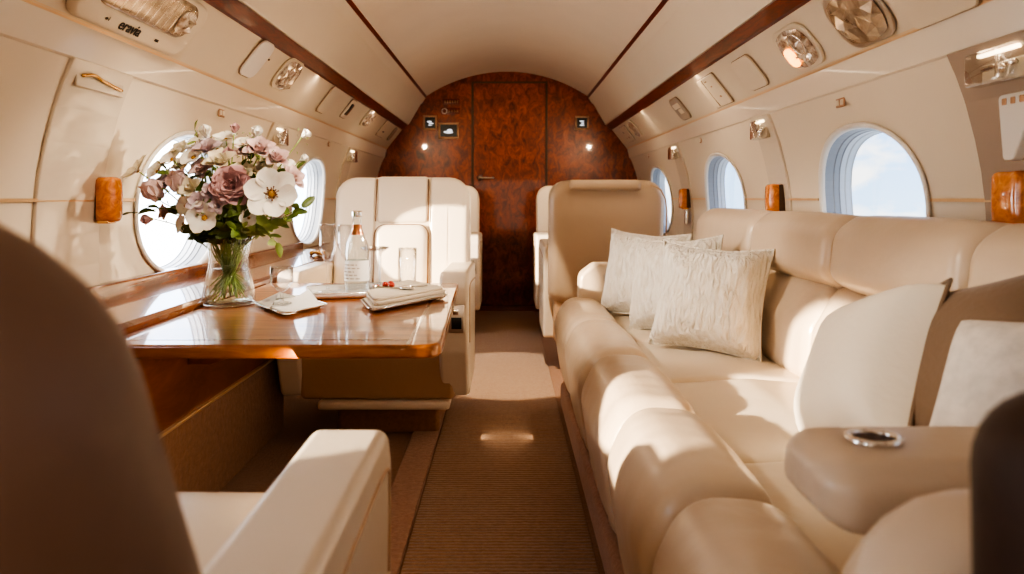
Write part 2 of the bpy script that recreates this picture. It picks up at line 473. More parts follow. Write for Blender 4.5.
def window(n, s, yc, label):
    root = thing('window_%d' % n, label, 'window', (s*1.07, yc, WZ)); root['kind'] = 'structure'
    N = 56
    def ring(k, dep): 
        return [(lambda e: Vector((s*(wx(WZ+e[1])+dep), yc+e[0], WZ+e[1])))(ell(2*pi*j/N, k)) for j in range(N)]
    def strip(rows):
        bm = bmesh.new(); V = [[bm.verts.new(p) for p in r] for r in rows]
        for a, b in zip(V, V[1:]):
            for j in range(N): bm.faces.new((a[j], a[(j+1) % N], b[(j+1) % N], b[j]))
        return bm
    loc = (s*1.07, yc, WZ)
    obj('window_frame', sub(strip([ring(1.0, 0), ring(1.03, -.006), ring(1.0, -.012), ring(.96, -.006), ring(.955, .004)]), loc), 'white', root)
    steps = [(.955, .004), (.95, .03), (.942, .033), (.942, .048), (.934, .051), (.934, .066), (.926, .069), (.926, .084), (.915, .088)]
    obj('reveal', sub(strip([ring(k, d) for k, d in steps[:5]]), loc), 'greywhite', root, smooth=False)
    obj('shade_stack', sub(strip([ring(k, d) for k, d in steps[4:]]), loc), 'fold', root, smooth=False)
    bm = bmesh.new(); bm.faces.new([bm.verts.new(p) for p in ring(.925, .08)])
    obj('pane', sub(bm, loc), 'pane', root, smooth=False)
wl = ['oval window in the left wall behind the front seat', 'oval window in the left wall beside the near seat', 'bright oval window behind the flower vase',
      'oval window just right of the bouquet, beside the cream seat']
wr = ['oval window in the right wall behind the sofa end', 'oval window in the right wall beyond the frame, over the sofa', 'large oval window with clouds above the middle of the sofa',
      'second oval window above the far end of the sofa', 'farthest oval window beside the seat in front of the bulkhead']
for i, y in enumerate(LWIN): window(i+1, -1, y, wl[i])
for i, y in enumerate(RWIN): window(i+5, 1, y, wr[i])

# floor
struct('floor', rbox(-1.05, 1.05, YF, YB+.05, -.05, 0, 0), 'carpet', 'brown carpeted cabin floor', 'floor')
tag(obj('runner', rbox(-.245, .212, YF+.2, YB-.25, -.002, .006, .003), 'runner'), 'long ribbed tan carpet runner along the aisle', 'carpet')
struct('trim_1', rbox(-.345, -.25, YF+.2, 3.0, -.004, .012, .005), 'carpet_red', 'rosy carpet strip along the left edge of the aisle runner', 'carpet strip', smooth=True, wn=True)
struct('trim_2', rbox(-.62, .62, YB-.24, YB-.02, -.004, .010, .003), 'panelwood', 'wooden threshold at the foot of the bulkhead', 'threshold')

# ceiling: arched
def arc(xh, zt, ze, n=24):
    sag = zt-ze; R = (xh*xh+sag*sag)/(2*sag); a = math.asin(xh/R)
    return [(R*sin(-a+2*a*k/n), zt-R+R*cos(-a+2*a*k/n)) for k in range(n+1)]
ARC = arc(.642, 1.88, 1.685)
def extr(pts, y0, y1, ny=1):
    bm = bmesh.new()
    A = [bm.verts.new((x, y0, z)) for x, z in pts]; B = [bm.verts.new((x, y1, z)) for x, z in pts]
    for i in range(len(pts)-1): bm.faces.new((A[i], A[i+1], B[i+1], B[i]))
    return bm
struct('ceiling', extr(ARC, YF, YB), 'ceiling', 'smooth cream arched cabin ceiling', 'ceiling', smooth=True)
bm = bmesh.new()
for y in (1.2, 3.0, 4.5):
    A = [bm.verts.new((x, y, z-.0015)) for x, z in ARC]; B = [bm.verts.new((x, y+.004, z-.0015)) for x, z in ARC]
    for i in range(len(ARC)-1): bm.faces.new((A[i], A[i+1], B[i+1], B[i]))
struct('trim_3', bm, 'ceiling', 'thin seams across the arched ceiling', 'ceiling seam')
k = 4
for s, side in ((-1, 'left'), (1, 'right')):
    def tr(pts, m, what, cat, y0=YF, y1=YB, smooth=False, wn=False):
        global k
        struct('trim_%d' % k, prism([(s*x, z) for x, z in pts], y0, y1, 'xz'), m, what % side, cat, smooth=smooth, wn=wn); k += 1
    tr([(.640, 1.684), (.646, 1.694), (.662, 1.674), (.655, 1.666)], 'rail', 'thin dark wood strip between ceiling and %s bin', 'wood strip')
    # bin panel, upper lip and face
    tr([(.652, 1.668), (.668, 1.686), (.70, 1.66), (.683, 1.622)], 'bin', 'raised cream lip along the top of the %s overhead bin', 'bin lip')
    tr([(.686, 1.628), (.72, 1.65), (.86, 1.50), (.80, 1.455), (.788, 1.456), (.782, 1.463)], 'bin', 'long cream overhead bin panel on the %s', 'overhead bin')
    tr([(.792, 1.452), (.86, 1.50), (.87, 1.43), (.838, 1.415), (.826, 1.418)], 'rail', 'glossy dark red wood rail under the %s overhead bin', 'wood rail')
    tr([(.83, 1.428), (.90, 1.46), (1.02, 1.30), (.957, 1.266)], 'psu', 'beige slanted service panel under the %s wood rail', 'service panel')
    tr([(.9545, 1.269), (.98, 1.28), (.985, 1.262), (.961, 1.2615)], 'goldpaint', 'thin gold line under the %s service panel', 'gold line')
    tr([(.962, 1.262), (1.0, 1.27), (1.03, 1.19), (.984, 1.186), (.979, 1.19)], 'wall', 'cream valance strip above the %s wall windows', 'valance')
    # mid-wall gold seam
    cen = LWIN if s < 0 else RWIN
    ys = [YF]+[v for c in cen for v in (c-.325, c+.325)]+[YB]
    bm = bmesh.new()
    for i in range(0, len(ys), 2):
        join(bm, rbox(min(s*1.06, s*1.075), max(s*1.06, s*1.075), ys[i], ys[i+1], .861, .869, 0))
    struct('trim_%d' % k, bm, 'goldpaint', 'thin gold seam running along the %s wall between windows' % side, 'gold line'); k += 1
    bm = bmesh.new()
    for c in cen:
        for zz in (.60,):
            join(bm, rbox(min(s*1.055, s*1.078), max(s*1.055, s*1.078), c-.42, c+.42, zz, zz+.004, 0))
    struct('trim_%d' % k, bm, 'seam', 'fine panel seam below the %s windows' % side, 'panel seam'); k += 1

# left wall: drinks ledge, wood panel and carpeted kick panel
struct('trim_%d' % k, prism([(-1.08, .612), (-.83, .600), (-.815, .592), (-.815, .572), (-.85, .56), (-1.08, .56)], YF, 3.7, 'xz'), 'ledge', 'polished wooden side ledge along the left wall under the windows', 'ledge'); k += 1
struct('trim_%d' % k, rbox(-1.085, -1.045, YF, 3.7, .60, .645, .008), 'ledge', 'raised wooden lip where the ledge meets the left wall', 'ledge lip', smooth=True, wn=True); k += 1
struct('trim_%d' % k, rbox(-1.04, -.86, YF, 2.75, .285, .575, 0), 'panelwood', 'brown wooden side panel under the table', 'side panel'); k += 1
struct('trim_%d' % k, rbox(-1.04, -.852, YF, 2.75, -.01, .282, .006), 'carpet_wall', 'carpeted kick panel below the wooden side panel', 'kick panel'); k += 1
struct('trim_%d' % k, rbox(-1.04, -.848, YF, 2.75, .279, .288, .003), 'goldpaint', 'thin edge strip between side panel and kick panel', 'edge strip'); k += 1

# bulkhead
def bulk(y0, y1, m, name, label):
    pts = [(-1.2, -.05), (1.2, -.05), (1.2, 1.95), (-1.2, 1.95)]
    return struct(name, prism(pts, y0, y1, 'xz'), m, label, 'wall')
bulk(YB, YB+.06, 'burl', 'wall_back', 'dark red burl wood bulkhead closing the cabin')
bulk(YF-.06, YF, 'wall', 'wall_front', 'cream partition behind the photographer')
# door
D = thing('door_1', 'flush burl wood door in the middle of the bulkhead', 'door', (.02, YB, 0)); D['kind'] = 'structure'
obj('door_panel', rbox(-.285, .285, -.008, .0, .02, 1.785, .003), 'burl', D, smooth=True, wn=True)
bm = bmesh.new()
for x0, x1, z0, z1 in ((-.305, -.287, .01, 1.80), (.287, .305, .01, 1.80), (-.305, .305, 1.788, 1.803)):
    join(bm, rbox(x0, x1, -.006, 0, z0, z1, 0))
obj('door_frame', bm, 'darkseam', D, smooth=False)
hd = obj('door_handle', join(lathe([(.0, -.001), (.026, 0), (.026, .008), (.014, .012), (.009, .03), (0, .031)], 20),
          rbox(-.006, .115, -.008, .008, .018, .032, .006), None), 'chrome', D)
hd.matrix_local = frame((-.235, -.008, 1.03), (0, 0, 1), (0, -1, 0))

def screen(x, z, w, h, label, sym):
    t = thing('wall_screen', label, 'screen', mtx=frame((x, YB, z), (0, 0, 1), (0, -1, 0)), group='small screens on the bulkhead')
    bm = bmesh.new(); b = .016
    for x0, x1, y0, y1 in ((-w/2, w/2, h/2-b, h/2), (-w/2, w/2, -h/2, -h/2+b), (-w/2, -w/2+b, -h/2+b, h/2-b), (w/2-b, w/2, -h/2+b, h/2-b)):
        join(bm, rbox(x0, x1, y0, y1, 0, .014, .002, 1))
    obj('bezel', bm, 'bronze', t)
    d = obj('display', rbox(-w/2+b, w/2-b, -h/2+b, h/2-b, 0, .006, 0), 'black', t, smooth=False)
    bm = bmesh.new()
    for cx, cy, rx, ry in sym: join(bm, blob(rx, ry, .0015, (cx, cy, .0065), 1))
    obj('symbol', bm, 'symbol', d)
screen(-.615, 1.472, .112, .118, 'small square lit screen, the left one of the pair left of the door', [(-.005, .008, .022, .008), (.008, -.006, .024, .006), (.0, -.02, .018, .004)])
screen(-.466, 1.408, .165, .128, 'wider screen showing a white car-like shape, nearest the door', [(0, -.012, .04, .012), (.008, .004, .024, .011), (-.03, -.01, .012, .008)])
screen(.600, 1.470, .112, .112, 'small square lit screen right of the door', [(-.002, .014, .022, .006), (.004, -.002, .012, .008), (0, -.018, .022, .006)])
t = thing('engraved_plate', 'faint engraved plate above the screens on the bulkhead, the upper one', 'plate', mtx=frame((-.445, YB, 1.640), (0, 0, 1), (0, -1, 0)), group='engraved plates')
obj('plate_face', rbox(-.07, .07, -.022, .022, 0, .004, .003), 'rail', t)
bm = bmesh.new()
for i in range(6): join(bm, rbox(-.055+i*.02, -.045+i*.02, -.012, .012, .004, .0055, 0)); join(bm, rbox(-.055+i*.02, -.040+i*.02, (i % 3-1)*.008-.002, (i % 3-1)*.008+.002, .004, .0055, 0))
obj('lettering', bm, 'bronze', t)
t = thing('engraved_plate', 'faint engraved plate with a round dial, just above the wider screen', 'plate', mtx=frame((-.445, YB, 1.565), (0, 0, 1), (0, -1, 0)), group='engraved plates')
obj('plate_face', rbox(-.08, .07, -.026, .026, 0, .004, .006), 'rail', t)
obj('dial', tube([(-.055+.020*cos(a*pi/12), .020*sin(a*pi/12), .005) for a in range(24)], .004, 6, True), 'steel', t)
bm = bmesh.new()
for i in range(4): join(bm, rbox(-.022+i*.022, -.012+i*.022, -.01, .010, .004, .0055, 0)); join(bm, rbox(-.022+i*.022, -.006+i*.022, (i % 2)*.008-.004, (i % 2)*.008, .004, .0055, 0))
obj('lettering', bm, 'bronze', t)

# ------------------------------------------------------------------ overhead service units
def psu(s, t, Y):
    return frame((s*(.83+.127*t-.003), Y, 1.428-.162*t), (-s*.616, 0, .788), (-s*.788, 0, -.616))
def facets(w, h, seed, nx=5, ny=4, dep=.016):
    random.seed(seed); bm = bmesh.new(); g = {}
    for i in range(nx+1):
        for j in range(ny+1):
            x, y = -1+2*i/nx, -1+2*j/ny
            ed = i in (0, nx) or j in (0, ny)
            x2, y2 = x*sqrt(1-y*y/2.6), y*sqrt(1-x*x/2.6)
            if not ed: x2 += random.uniform(-.12, .12); y2 += random.uniform(-.12, .12)
            g[i, j] = bm.verts.new((x2*w/2, y2*h/2, .004 if ed else random.uniform(.004, dep)))
    for i in range(nx):
        for j in range(ny):
            a, b, c, d = g[i, j], g[i+1, j], g[i+1, j+1], g[i, j+1]
            if (i+j) % 2: bm.faces.new((a, b, c)); bm.faces.new((a, c, d))
            else: bm.faces.new((a, b, d)); bm.faces.new((b, c, d))
    return fixidx(bm)
def reading_light(s, t, Y, w, h, label, lit=False, dull=False, seed=1):
    r = thing('reading_light', label, 'light', mtx=psu(s, t, Y), group='faceted crystal reading lights')
    obj('bezel', pad(w*1.12, h*1.12, .008, min(w, h)*.42, .004, 0), 'steel' if dull else 'ivory', r)
    f = facets(w, h, seed, 7, 6); bmesh.ops.translate(f, verts=f.verts, vec=(0, 0, .006))
    obj('crystal', f, 'crystal_dull' if dull else 'crystal', r, smooth=False)
    if lit:
        c = facets(w*.34, h*.5, seed+9, 4, 4, .014); bmesh.ops.translate(c, verts=c.verts, vec=(-w*.2, -h*.14, .016))
        obj('lit_lens', c, 'bulb', r, smooth=False)
        ring = tube([(w*.2+w*.17*cos(a*pi/12), h*.1+w*.17*sin(a*pi/12), .02) for a in range(24)], .003, 6, True)
        obj('lens_ring', ring, 'chrome', r)
reading_light(1, .57, 2.22, .21, .135, 'lit amber crystal reading light in the right service panel', True, seed=3)
reading_light(1, .56, 1.84, .22, .15, 'large unlit grey crystal light nearest the camera on the right', dull=True, seed=5)
reading_light(-1, .40, 2.875, .19, .13, 'sparkling crystal reading light beside the white cover on the left panel', seed=8)
reading_light(-1, .36, 4.51, .2, .11, 'small dark-streaked crystal light farther along the left panel', seed=12)
reading_light(1, .47, 4.98, .14, .13, 'small crystal light at the far end of the right panel', seed=14)

def cover(s, t, Y, w, h, label, m='ivory', r=.03, parts=()):
    o = thing('panel_cover', label, 'panel cover', mtx=psu(s, t, Y))
    obj('rim', pad(w*1.05, h*1.04, .003, r, .002, 0), 'seam', o)
    f = obj('cover_plate', pad(w, h, .008, r*.95, .004, .003), m, o)
    for nm, (x, y, a, b), mm in parts:
        obj(nm, rbox(x-a/2, x+a/2, y-b/2, y+b/2, .006, .012, .003, 2), mm, o)
    return o
cover(-1, .42, 2.53, .135, .150, 'pale rounded blank cover left of the sparkling crystal light', 'white', .04, [('screw', (.075, .02, .008, .008), 'darkseam')])
cover(-1, .45, 3.56, .15, .150, 'pale rounded blank cover midway along the left panel', 'psu', .03)
cover(-1, .40, 3.98, .12, .12, 'small cover with a dark lens on the left panel', 'psu', .02, [('dark_lens', (-.01, .0, .05, .075), 'black'), ('lens_bar', (.025, 0, .014, .07), 'bronze')])
cover(-1, .40, 5.15, .26, .13, 'plain rectangular cover before the bulkhead on the left panel', 'psu', .015, [('slot', (-.02, -.02, .05, .012), 'darkseam')])
cover(-1, .42, 5.50, .10, .12, 'oval vent cover nearest the bulkhead on the left panel', 'greyplastic', .045, [('louvre', (0, 0, .05, .08), 'bronze')])
cover(1, .58, 2.67, .20, .135, 'rounded square blank cover right of the split cover on the right panel', 'psu', .035)
cover(1, .58, 3.12, .24, .15, 'split rectangular cover with two small slots on the right panel', 'psu', .006,
      [('seam', (-.035, 0, .003, .14), 'seam'), ('slot', (.03, .025, .022, .008), 'bronze'), ('slot', (.05, -.03, .022, .010), 'bronze'), ('mark', (.0, .055, .03, .006), 'seam')])
cover(1, .58, 3.74, .18, .13, 'taupe rounded vent cover farther along the right panel', 'greyplastic', .035, [('flap', (.0, .022, .12, .03), 'ivory'), ('flap', (.02, -.012, .07, .03), 'ivory')])
cover(1, .50, 5.34, .24, .13, 'rectangular control cover at the far end of the right panel', 'psu', .012, [('button', (-.04, .02, .03, .02), 'greyplastic'), ('button', (.03, -.03, .03, .02), 'bronze'), ('button', (-.06, -.03, .02, .012), 'bronze')])
cover(1, .78, 1.56, .24, .10, 'plain grey rounded cover at the top right edge', 'psu', .03)

# large air/light unit top left with dark lettering
o = thing('air_unit', 'large ribbed light unit with dark lettering at the top left', 'air unit', mtx=psu(-1, .55, 1.78))
obj('housing', pad(.52, .17, .02, .05, .012, 0), 'ivory', o)
ln = obj('lens', pad(.42, .105, .012, .05, .01, .006), 'crystal_dull', o)
ln.location = (-.01, .022, .016)
bm = bmesh.new()
for i in range(11): join(bm, rbox(-.17+i*.032, -.157+i*.032, -.042, .042, .008, .022, .004, 2))
obj('lens_rib', bm, 'acrylic', ln)
c = facets(.08, .07, 21, 4, 4, .02); bmesh.ops.translate(c, verts=c.verts, vec=(.15, 0, .014)); obj('reflector', c, 'crystal', ln, smooth=False)
text('lettering', 'eravia', .040, 'ink', o, (-.03, -.056, .0215))
text('small_lettering', 'ma', .016, 'ink', o, (.10, -.056, .0215))
text('small_lettering', 'o-i', .014, 'ink', o, (-.13, -.056, .0215))

# ------------------------------------------------------------------ wall columns, acrylic sconces, amber latches
def wallf(s, z, Y): 
    return frame((s*wx(z), Y, z), (0, 0, 1), (-s, 0, 0))
def column(s, Y, w, label, m='column'):
    global k
    pr = [(s*(wx(z)-.010), z) for z in ZL if z >= .58]+[(s*(wx(.56)-.010), .565)]
    pr += [(s*(wx(z)+.004), z) for z in (.565, .7, .9, 1.1, 1.19)]
    pr[0] = (s*(wx(1.19)-.010), 1.187)
    struct('trim_%d' % k, prism(pr, Y-w/2, Y+w/2, 'xz', .003, 2), m, label, 'wall column', smooth=False); k += 1
def sconce(s, Y, label, w=.10, h=.075, z=1.135):
    o = thing('wall_sconce', label, 'sconce', mtx=wallf(s, z, Y), group='clear wall sconces')
    obj('backplate', pad(w*.9, h*.85, .014, .008, .003, 0), 'ivory', o)
    bm = rbox(-w/2, w/2, -h/2, h/2, .012, .048, .006)
    obj('clear_cover', bm, 'acrylic', o)
    bm = tube([(-w*.32, 0, .024), (w*.32, 0, .024)], .006, 10); join(bm, rbox(-.006, .006, -h*.36, h*.3, .016, .030, .003)); join(bm, blob(.010, .010, .010, (.018, -.008, .028)))
    obj('chrome_fitting', bm, 'chrome', o)
    obj('glow_strip', rbox(-w*.4, w*.4, h*.36, h*.46, .014, .030, .002), 'bulb2', o)
M['bulb2'] = mat('soft_warm_bulb', (1, .8, .55), .4, emit=(1, .78, .5), estr=4)
def latch(s, Y, label, chrome=False, w=.07):
    o = thing('wall_latch', label, 'latch', mtx=wallf(s, .866, Y), group='amber wood wall latches')
    obj('dark_mount', rbox(-w*.35, w*.55, -.052, .056, .006, .03, .004), 'darkseam', o)
    obj('wood_block', pad(w, .118, .045, .016, .012, .006), 'amber', o).location = (0, 0, .016)
    obj('gold_clip', rbox(-w*.4, w*.4, -.062, -.054, .015, .045, .003), 'gold', o)
    if chrome: obj('chrome_strap', rbox(-.02, .02, -.15, -.05, .012, .03, .006), 'chrome', o)
for s, ys in ((-1, (1.755, 3.12, 4.58)), (1, (1.45, 2.80, 4.25))):
    side = 'left' if s < 0 else 'right'
    for i, y in enumerate(ys):
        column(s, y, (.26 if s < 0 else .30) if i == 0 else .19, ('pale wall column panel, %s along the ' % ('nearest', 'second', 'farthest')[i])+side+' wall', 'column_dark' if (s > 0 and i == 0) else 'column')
tl = ['clear sconce at the top of the near left column', 'clear sconce above the window right of the bouquet', 'farthest clear sconce on the left wall']
trr = ['clear sconce at the top of the near right column, at the right edge', 'clear sconce between the cloud window and the next window', 'farthest clear sconce on the right wall']
for i, y in enumerate((3.12, 4.58)): sconce(-1, y, tl[i+1])
for i, y in enumerate((1.44, 2.80, 4.25)): sconce(1, y, trr[i], *((.15, .07, 1.135) if i == 0 else ()))
# slim top recess on near left column
o = thing('column_bracket', 'gold edged slot at the top of the near left column', 'bracket', mtx=wallf(-1, 1.150, 1.755))
obj('recess', rbox(-.10, .10, -.022, .022, .008, .014, .004), 'column', o)
obj('gold_bar', tube(spline([(-.085, .004, .018), (-.04, .012, .02), (.0, .004, .02), (.085, -.006, .018)]), .004, 8), 'gold', o)
latch(-1, 1.87, 'amber wood latch on the near left column, left of the bouquet', w=.05)
latch(1, 1.465, 'amber wood latch at the right edge of the photo above the sofa back', w=.085)
latch(1, 2.785, 'amber wood latch between the two right windows above the sofa')
latch(1, 4.20, 'amber wood latch with a chrome strap beside the far seat', True)
o = thing('white_bracket', 'white ribbed bracket on the near right column', 'bracket', mtx=wallf(1, 1.02, 1.435))
obj('bracket_plate', prism(rpoly([(-.045, .06), (.07, .06), (.07, .0), (.03, -.02), (.0, -.075), (-.03, -.075)], .012), .012, .035, 'xy', .004), 'white', o, wn=True)
bm = bmesh.new()
for i in range(4): join(bm, rbox(-.03+i*.025, -.017+i*.025, .038, .052, .034, .037, .002))
obj('hole', bm, 'bronze', o)
# small placards
def placard(s, Y, z, w, label, n=2):
    o = thing('wall_placard', label, 'placard', mtx=wallf(s, z, Y), group='tiny placards under the valance')
    obj('plate', rbox(-w/2, w/2, -.014, .014, .001, .006, .003), 'bronze', o)
    bm = bmesh.new()
    for i in range(n):
        x = (i-(n-1)/2)*w/n
        join(bm, rbox(x-w*.3/n, x+w*.3/n, -.008, .008, .005, .008, .001))
    obj('mark', bm, 'ivory', o)
placard(-1, 2.50, 1.165, .05, 'tiny two-part placard on the left wall above the bouquet')
placard(-1, 4.0, 1.17, .03, 'tiny square placard on the left wall beyond the bouquet', 1)
placard(1, 2.15, 1.155, .055, 'tiny two-part placard above the cloud window', 2)
placard(1, 3.69, 1.165, .03, 'tiny square placard above the second right window', 1)
placard(1, 5.05, 1.165, .03, 'tiny square placard near the bulkhead on the right wall', 1)

# ------------------------------------------------------------------ seats
def make_seat(name, label, loc, rz, lea='leather_pale', arm_z=.61, tilt=9, back_top=.975, arms=(-1, 1), detail=True, back='leather_pale', flap=False, armw=(.20, .305), armo=None, back_dy=0, pads=True, bw=.255, blea=None, corner=.10, group='single cabin seats'):
    t = thing(name, label, 'seat', loc, rz, group); blea = blea or lea
    obj('pedestal', rbox(-.19, .19, -.30, .08, -.0, .17, .02), 'carpet_wall' if lea != 'leather_dark' else lea, t, wn=True)
    base = obj('seat_base', prism(rpoly([(-.40, .39), (-.415, .30), (-.39, .15), (.10, .15), (.12, .39)], .03), -bw if not armo else -.30, bw, 'yz', .025), 'leather_tan' if lea != 'leather_dark' else lea, t, wn=True)
    if detail:
        obj('stitch_seam', tube([(-.24, -.418, .335), (0, -.4185, .335), (.24, -.418, .335)], .0022, 6), 'piping', base)
        obj('button', rbox(.08, .095, -.424, -.412, .33, .352, .003), 'darkseam', base)
        obj('lower_rim', rbox(-.235, .235, -.405, -.30, .118, .150, .012), lea, base)
    b = pad(.43, .50, .10, .05, .035, .02); bmesh.ops.translate(b, verts=b.verts, vec=(0, -.17, .37))
    obj('seat_cushion', b, lea, t)
    # reclined back
    H = back_top-.36
    R = Matrix.Translation((0, back_dy, .36)) @ Matrix.Rotation(radians(-tilt), 4, 'X')
    P = R @ Matrix(((1, 0, 0, 0), (0, 0, -1, .0), (0, 1, 0, 0), (0, 0, 0, 1)))   # pad x->x, y->up, z->front
    def bk(x, zc, w, h, th, r, e, pf, off, two=False):
        b = pad(w, h, th, r, e, pf, two); bmesh.ops.transform(b, matrix=P @ Matrix.Translation((x, zc, off)), verts=b.verts); return b
    bo = obj('backrest', bk(0, H/2, .566, H, .13, (corner, corner, .04, .04), .045, .012, -.07, True), back, t)
    if detail and pads:
        for s in (-1, 1):
            rr = (.09, .02, .02, .04) if s < 0 else (.02, .09, .04, .02)
            obj('side_bolster', bk(s*.195, H/2-.004, .172, H-.012, .035, rr, .022, .004, -.020), blea, t)
        obj('headrest', bk(0, H-.107, .222, .200, .03, (.015, .015, .012, .012), .014, .006, -.018), blea, t)
        bc = obj('back_cushion', bk(0, .20, .226, .41, .045, (.045, .045, .02, .02), .025, .014, -.012), blea, t)
        a, b2, q = .111, .20, .045; pts = []
        for cx, cy, a0 in ((a-q, b2-q, 0), (-a+q, b2-q, pi/2)):
            pts += [(cx+q*cos(a0+j*pi/12), cy+q*sin(a0+j*pi/12)) for j in range(7)]
        pts = [(a, -b2)]+pts+[(-a, -b2)]
        obj('piping', tube([(P @ Vector((x, .20+y, .020))) for x, y in pts], .004, 8), 'piping', bc)
        for s in (-1, 1):
            obj('seam', tube([P @ Vector((s*.108, H-.02, .012)), P @ Vector((s*.109, H-.12, .019)), P @ Vector((s*.109, H-.20, .017))], .003, 6), 'piping', t)
    if flap:
        obj('headrest_flap', bk(.02, H-.012, .34, .05, .03, .012, .010, 0, -.165), back, t)
        obj('shell_piping', tube([P @ Vector((x, y, -.14)) for x, y in [(-.283, .06), (-.283, H-.14), (-.274, H-.08), (-.25, H-.035), (-.2, H-.012)]], .004, 6), 'leather_tan', bo)
    for s in arms:
        aw = armo if (armo and s < 0) else armw; x0, x1 = sorted((s*aw[0], s*aw[1]))
        pr = rpoly([(-.415, arm_z), (-.445, arm_z-.05), (-.445, .33), (-.38, .16), (.03, .16), (.08, arm_z-.005)], [.04, .03, .06, .04, .02, .03])
        ar = obj('armrest', prism(pr, x0, x1, 'yz', .028, 5), lea, t, wn=True)
        if detail:
            xi = s*(aw[1]+.0005)
            obj('arm_piping', tube(spline([(xi, -.405, .36), (xi, -.41, arm_z-.09), (xi, -.375, arm_z-.05), (xi, -.1, arm_z-.06), (xi, .03, arm_z-.07)], 8), .003, 6), 'leather_tan', ar)
        if detail and s == 1:
            lp = obj('latch_plate', rbox(x0+.035, x1-.015, -.452, -.44, .40, .50, .006), 'steel', ar)
            obj('latch_slot', rbox(x0+.045, x1-.025, -.4545, -.451, .415, .455, .001), 'black', lp)
            obj('latch_lever', rbox(x0+.05, x1-.035, -.458, -.45, .465, .485, .002), 'chrome', lp)
    return t
make_seat('cabin_seat', 'cream leather seat facing the camera behind the wooden table', (-.438, 2.95, 0), 0, armo=(.285, .372))
make_seat('cabin_seat', 'near cream leather seat with shade painted into its back at the left edge of the photo', (-.468, .58, 0), pi, lea='leather_pale', arm_z=.555, tilt=27, back='leather_shade', blea='leather_shade', back_top=.965, corner=.13, detail=True, pads=False, back_dy=-.05)
make_seat('cabin_seat', 'cream leather seat seen from behind, just past the far end of the sofa', (.487, 3.68, 0), pi, back='leather_mid', flap=True, arm_z=.64)
make_seat('cabin_seat', 'far cream leather seat facing the camera on the right, mostly hidden before the bulkhead', (.487, 4.95, 0), 0, arm_z=.64)
make_seat('cabin_seat', 'far cream leather seat on the left, only its edge showing before the bulkhead', (-.475, 4.9, 0), 0, arm_z=.64)
make_seat('shade_stand_in_seat', 'added dark brown seat back standing in for shadow at the lower right edge', (.545, .30, 0), 0, lea='leather_dark', back='leather_dark', detail=False, tilt=2, back_top=.77, arms=(), corner=.05)  # added seat, stands in for the shadow over pillow and sofa arm

# ------------------------------------------------------------------ sofa
S0 = (.6, 1.8, 0)
sofa = thing('sofa', 'long cream leather sofa along the right wall', 'sofa', S0)
def so(name, bm, m='leather', p=sofa, **kw): return obj(name, sub(bm, S0), m, p, **kw)
so('frame', rbox(.30, .97, .52, 3.02, .10, .30, .02), 'leather_tan', wn=True)
so('plinth', rbox(.222, .95, .45, 3.0, .0, .11, .02), 'carpet_red', wn=True)
so('back_frame', rbox(.92, 1.02, .55, 3.02, .25, .76, .03), 'leather_tan', wn=True)
roll = rpoly([(.222, .165), (.192, .36), (.242, .462), (.378, .455), (.410, .36), (.410, .20)], [.04, .12, .09, .07, .05, .03], 7)
seat = rpoly([(.382, .27), (.382, .402), (.60, .418), (.80, .40), (.80, .27)], [.02, .03, .2, .02, .02], 4)
low = rpoly([(.80, .36), (.752, .42), (.762, .54), (.825, .648), (.93, .660), (.95, .36)], [.03, .05, .1, .06, .03, .03], 6)
upp = rpoly([(.86, .630), (.778, .675), (.792, .79), (.85, .828), (.94, .82), (.975, .74), (.96, .645)], [.03, .05, .07, .05, .05, .04, .03], 6)
cuts = [.50, 1.02, 1.44, 1.93, 2.46, 3.02]
for a, b in zip(cuts, cuts[1:]): so('front_roll', sweep(roll, a+.002, b-.002, .042, .06, 40, wr=.018))
cuts = [.86, 1.28, 1.83, 2.35, 2.93]
for a, b in zip(cuts, cuts[1:]): so('seat_cushion', sweep(seat, a+.001, b-.001, .03, .02, 40, wr=.008), 'leather_pale')
cuts = [.70, 1.28, 1.82, 2.36, 2.96]
for a, b in zip(cuts, cuts[1:]): so('back_cushion', sweep(low, a+.003, b-.003, .028, .05, 40, wr=.012))
cuts = [.60, 1.25, 1.77, 2.34, 3.02]
for a, b in zip(cuts, cuts[1:]): so('bolster', sweep(upp, a+.004, b-.004, .032, .05, 30, wr=.008))
# far arm with latch
fa = so('far_armrest', prism(rpoly([(.29, .35), (.30, .555), (.36, .60), (.80, .60), (.80, .35)], [.02, .05, .04, .02, .02]), 2.95, 3.06, 'xz', .028, 5), wn=True)
so('latch', rbox(.395, .42, 2.944, 2.952, .53, .556, .003), 'steel', fa)
# near arm: cup-holder slab and rounded end block
na = so('cup_armrest', sweep(rpoly([(.70, .535), (.70, .585), (.72, .608), (.83, .608), (.85, .585), (.85, .535)], .025, 4), .315, .86, .04, .03, axis='x'), wn=False)
so('cup_ring', tube([(.395+.026*cos(a*pi/16), .775+.022*sin(a*pi/16), .611) for a in range(32)], .0045, 8, True), 'chrome', na)
so('cup_well', sub(lathe([(0, 0), (.024, 0), (.024, .003), (0, .003)], 24), (-.395, -.775, -.608)), 'leather_dark', na)
so('end_armrest', sweep(rpoly([(.475, .18), (.475, .56), (.51, .625), (.60, .63), (.665, .57), (.665, .18)], .05, 5), .275, .93, .10, .02, axis='x'))

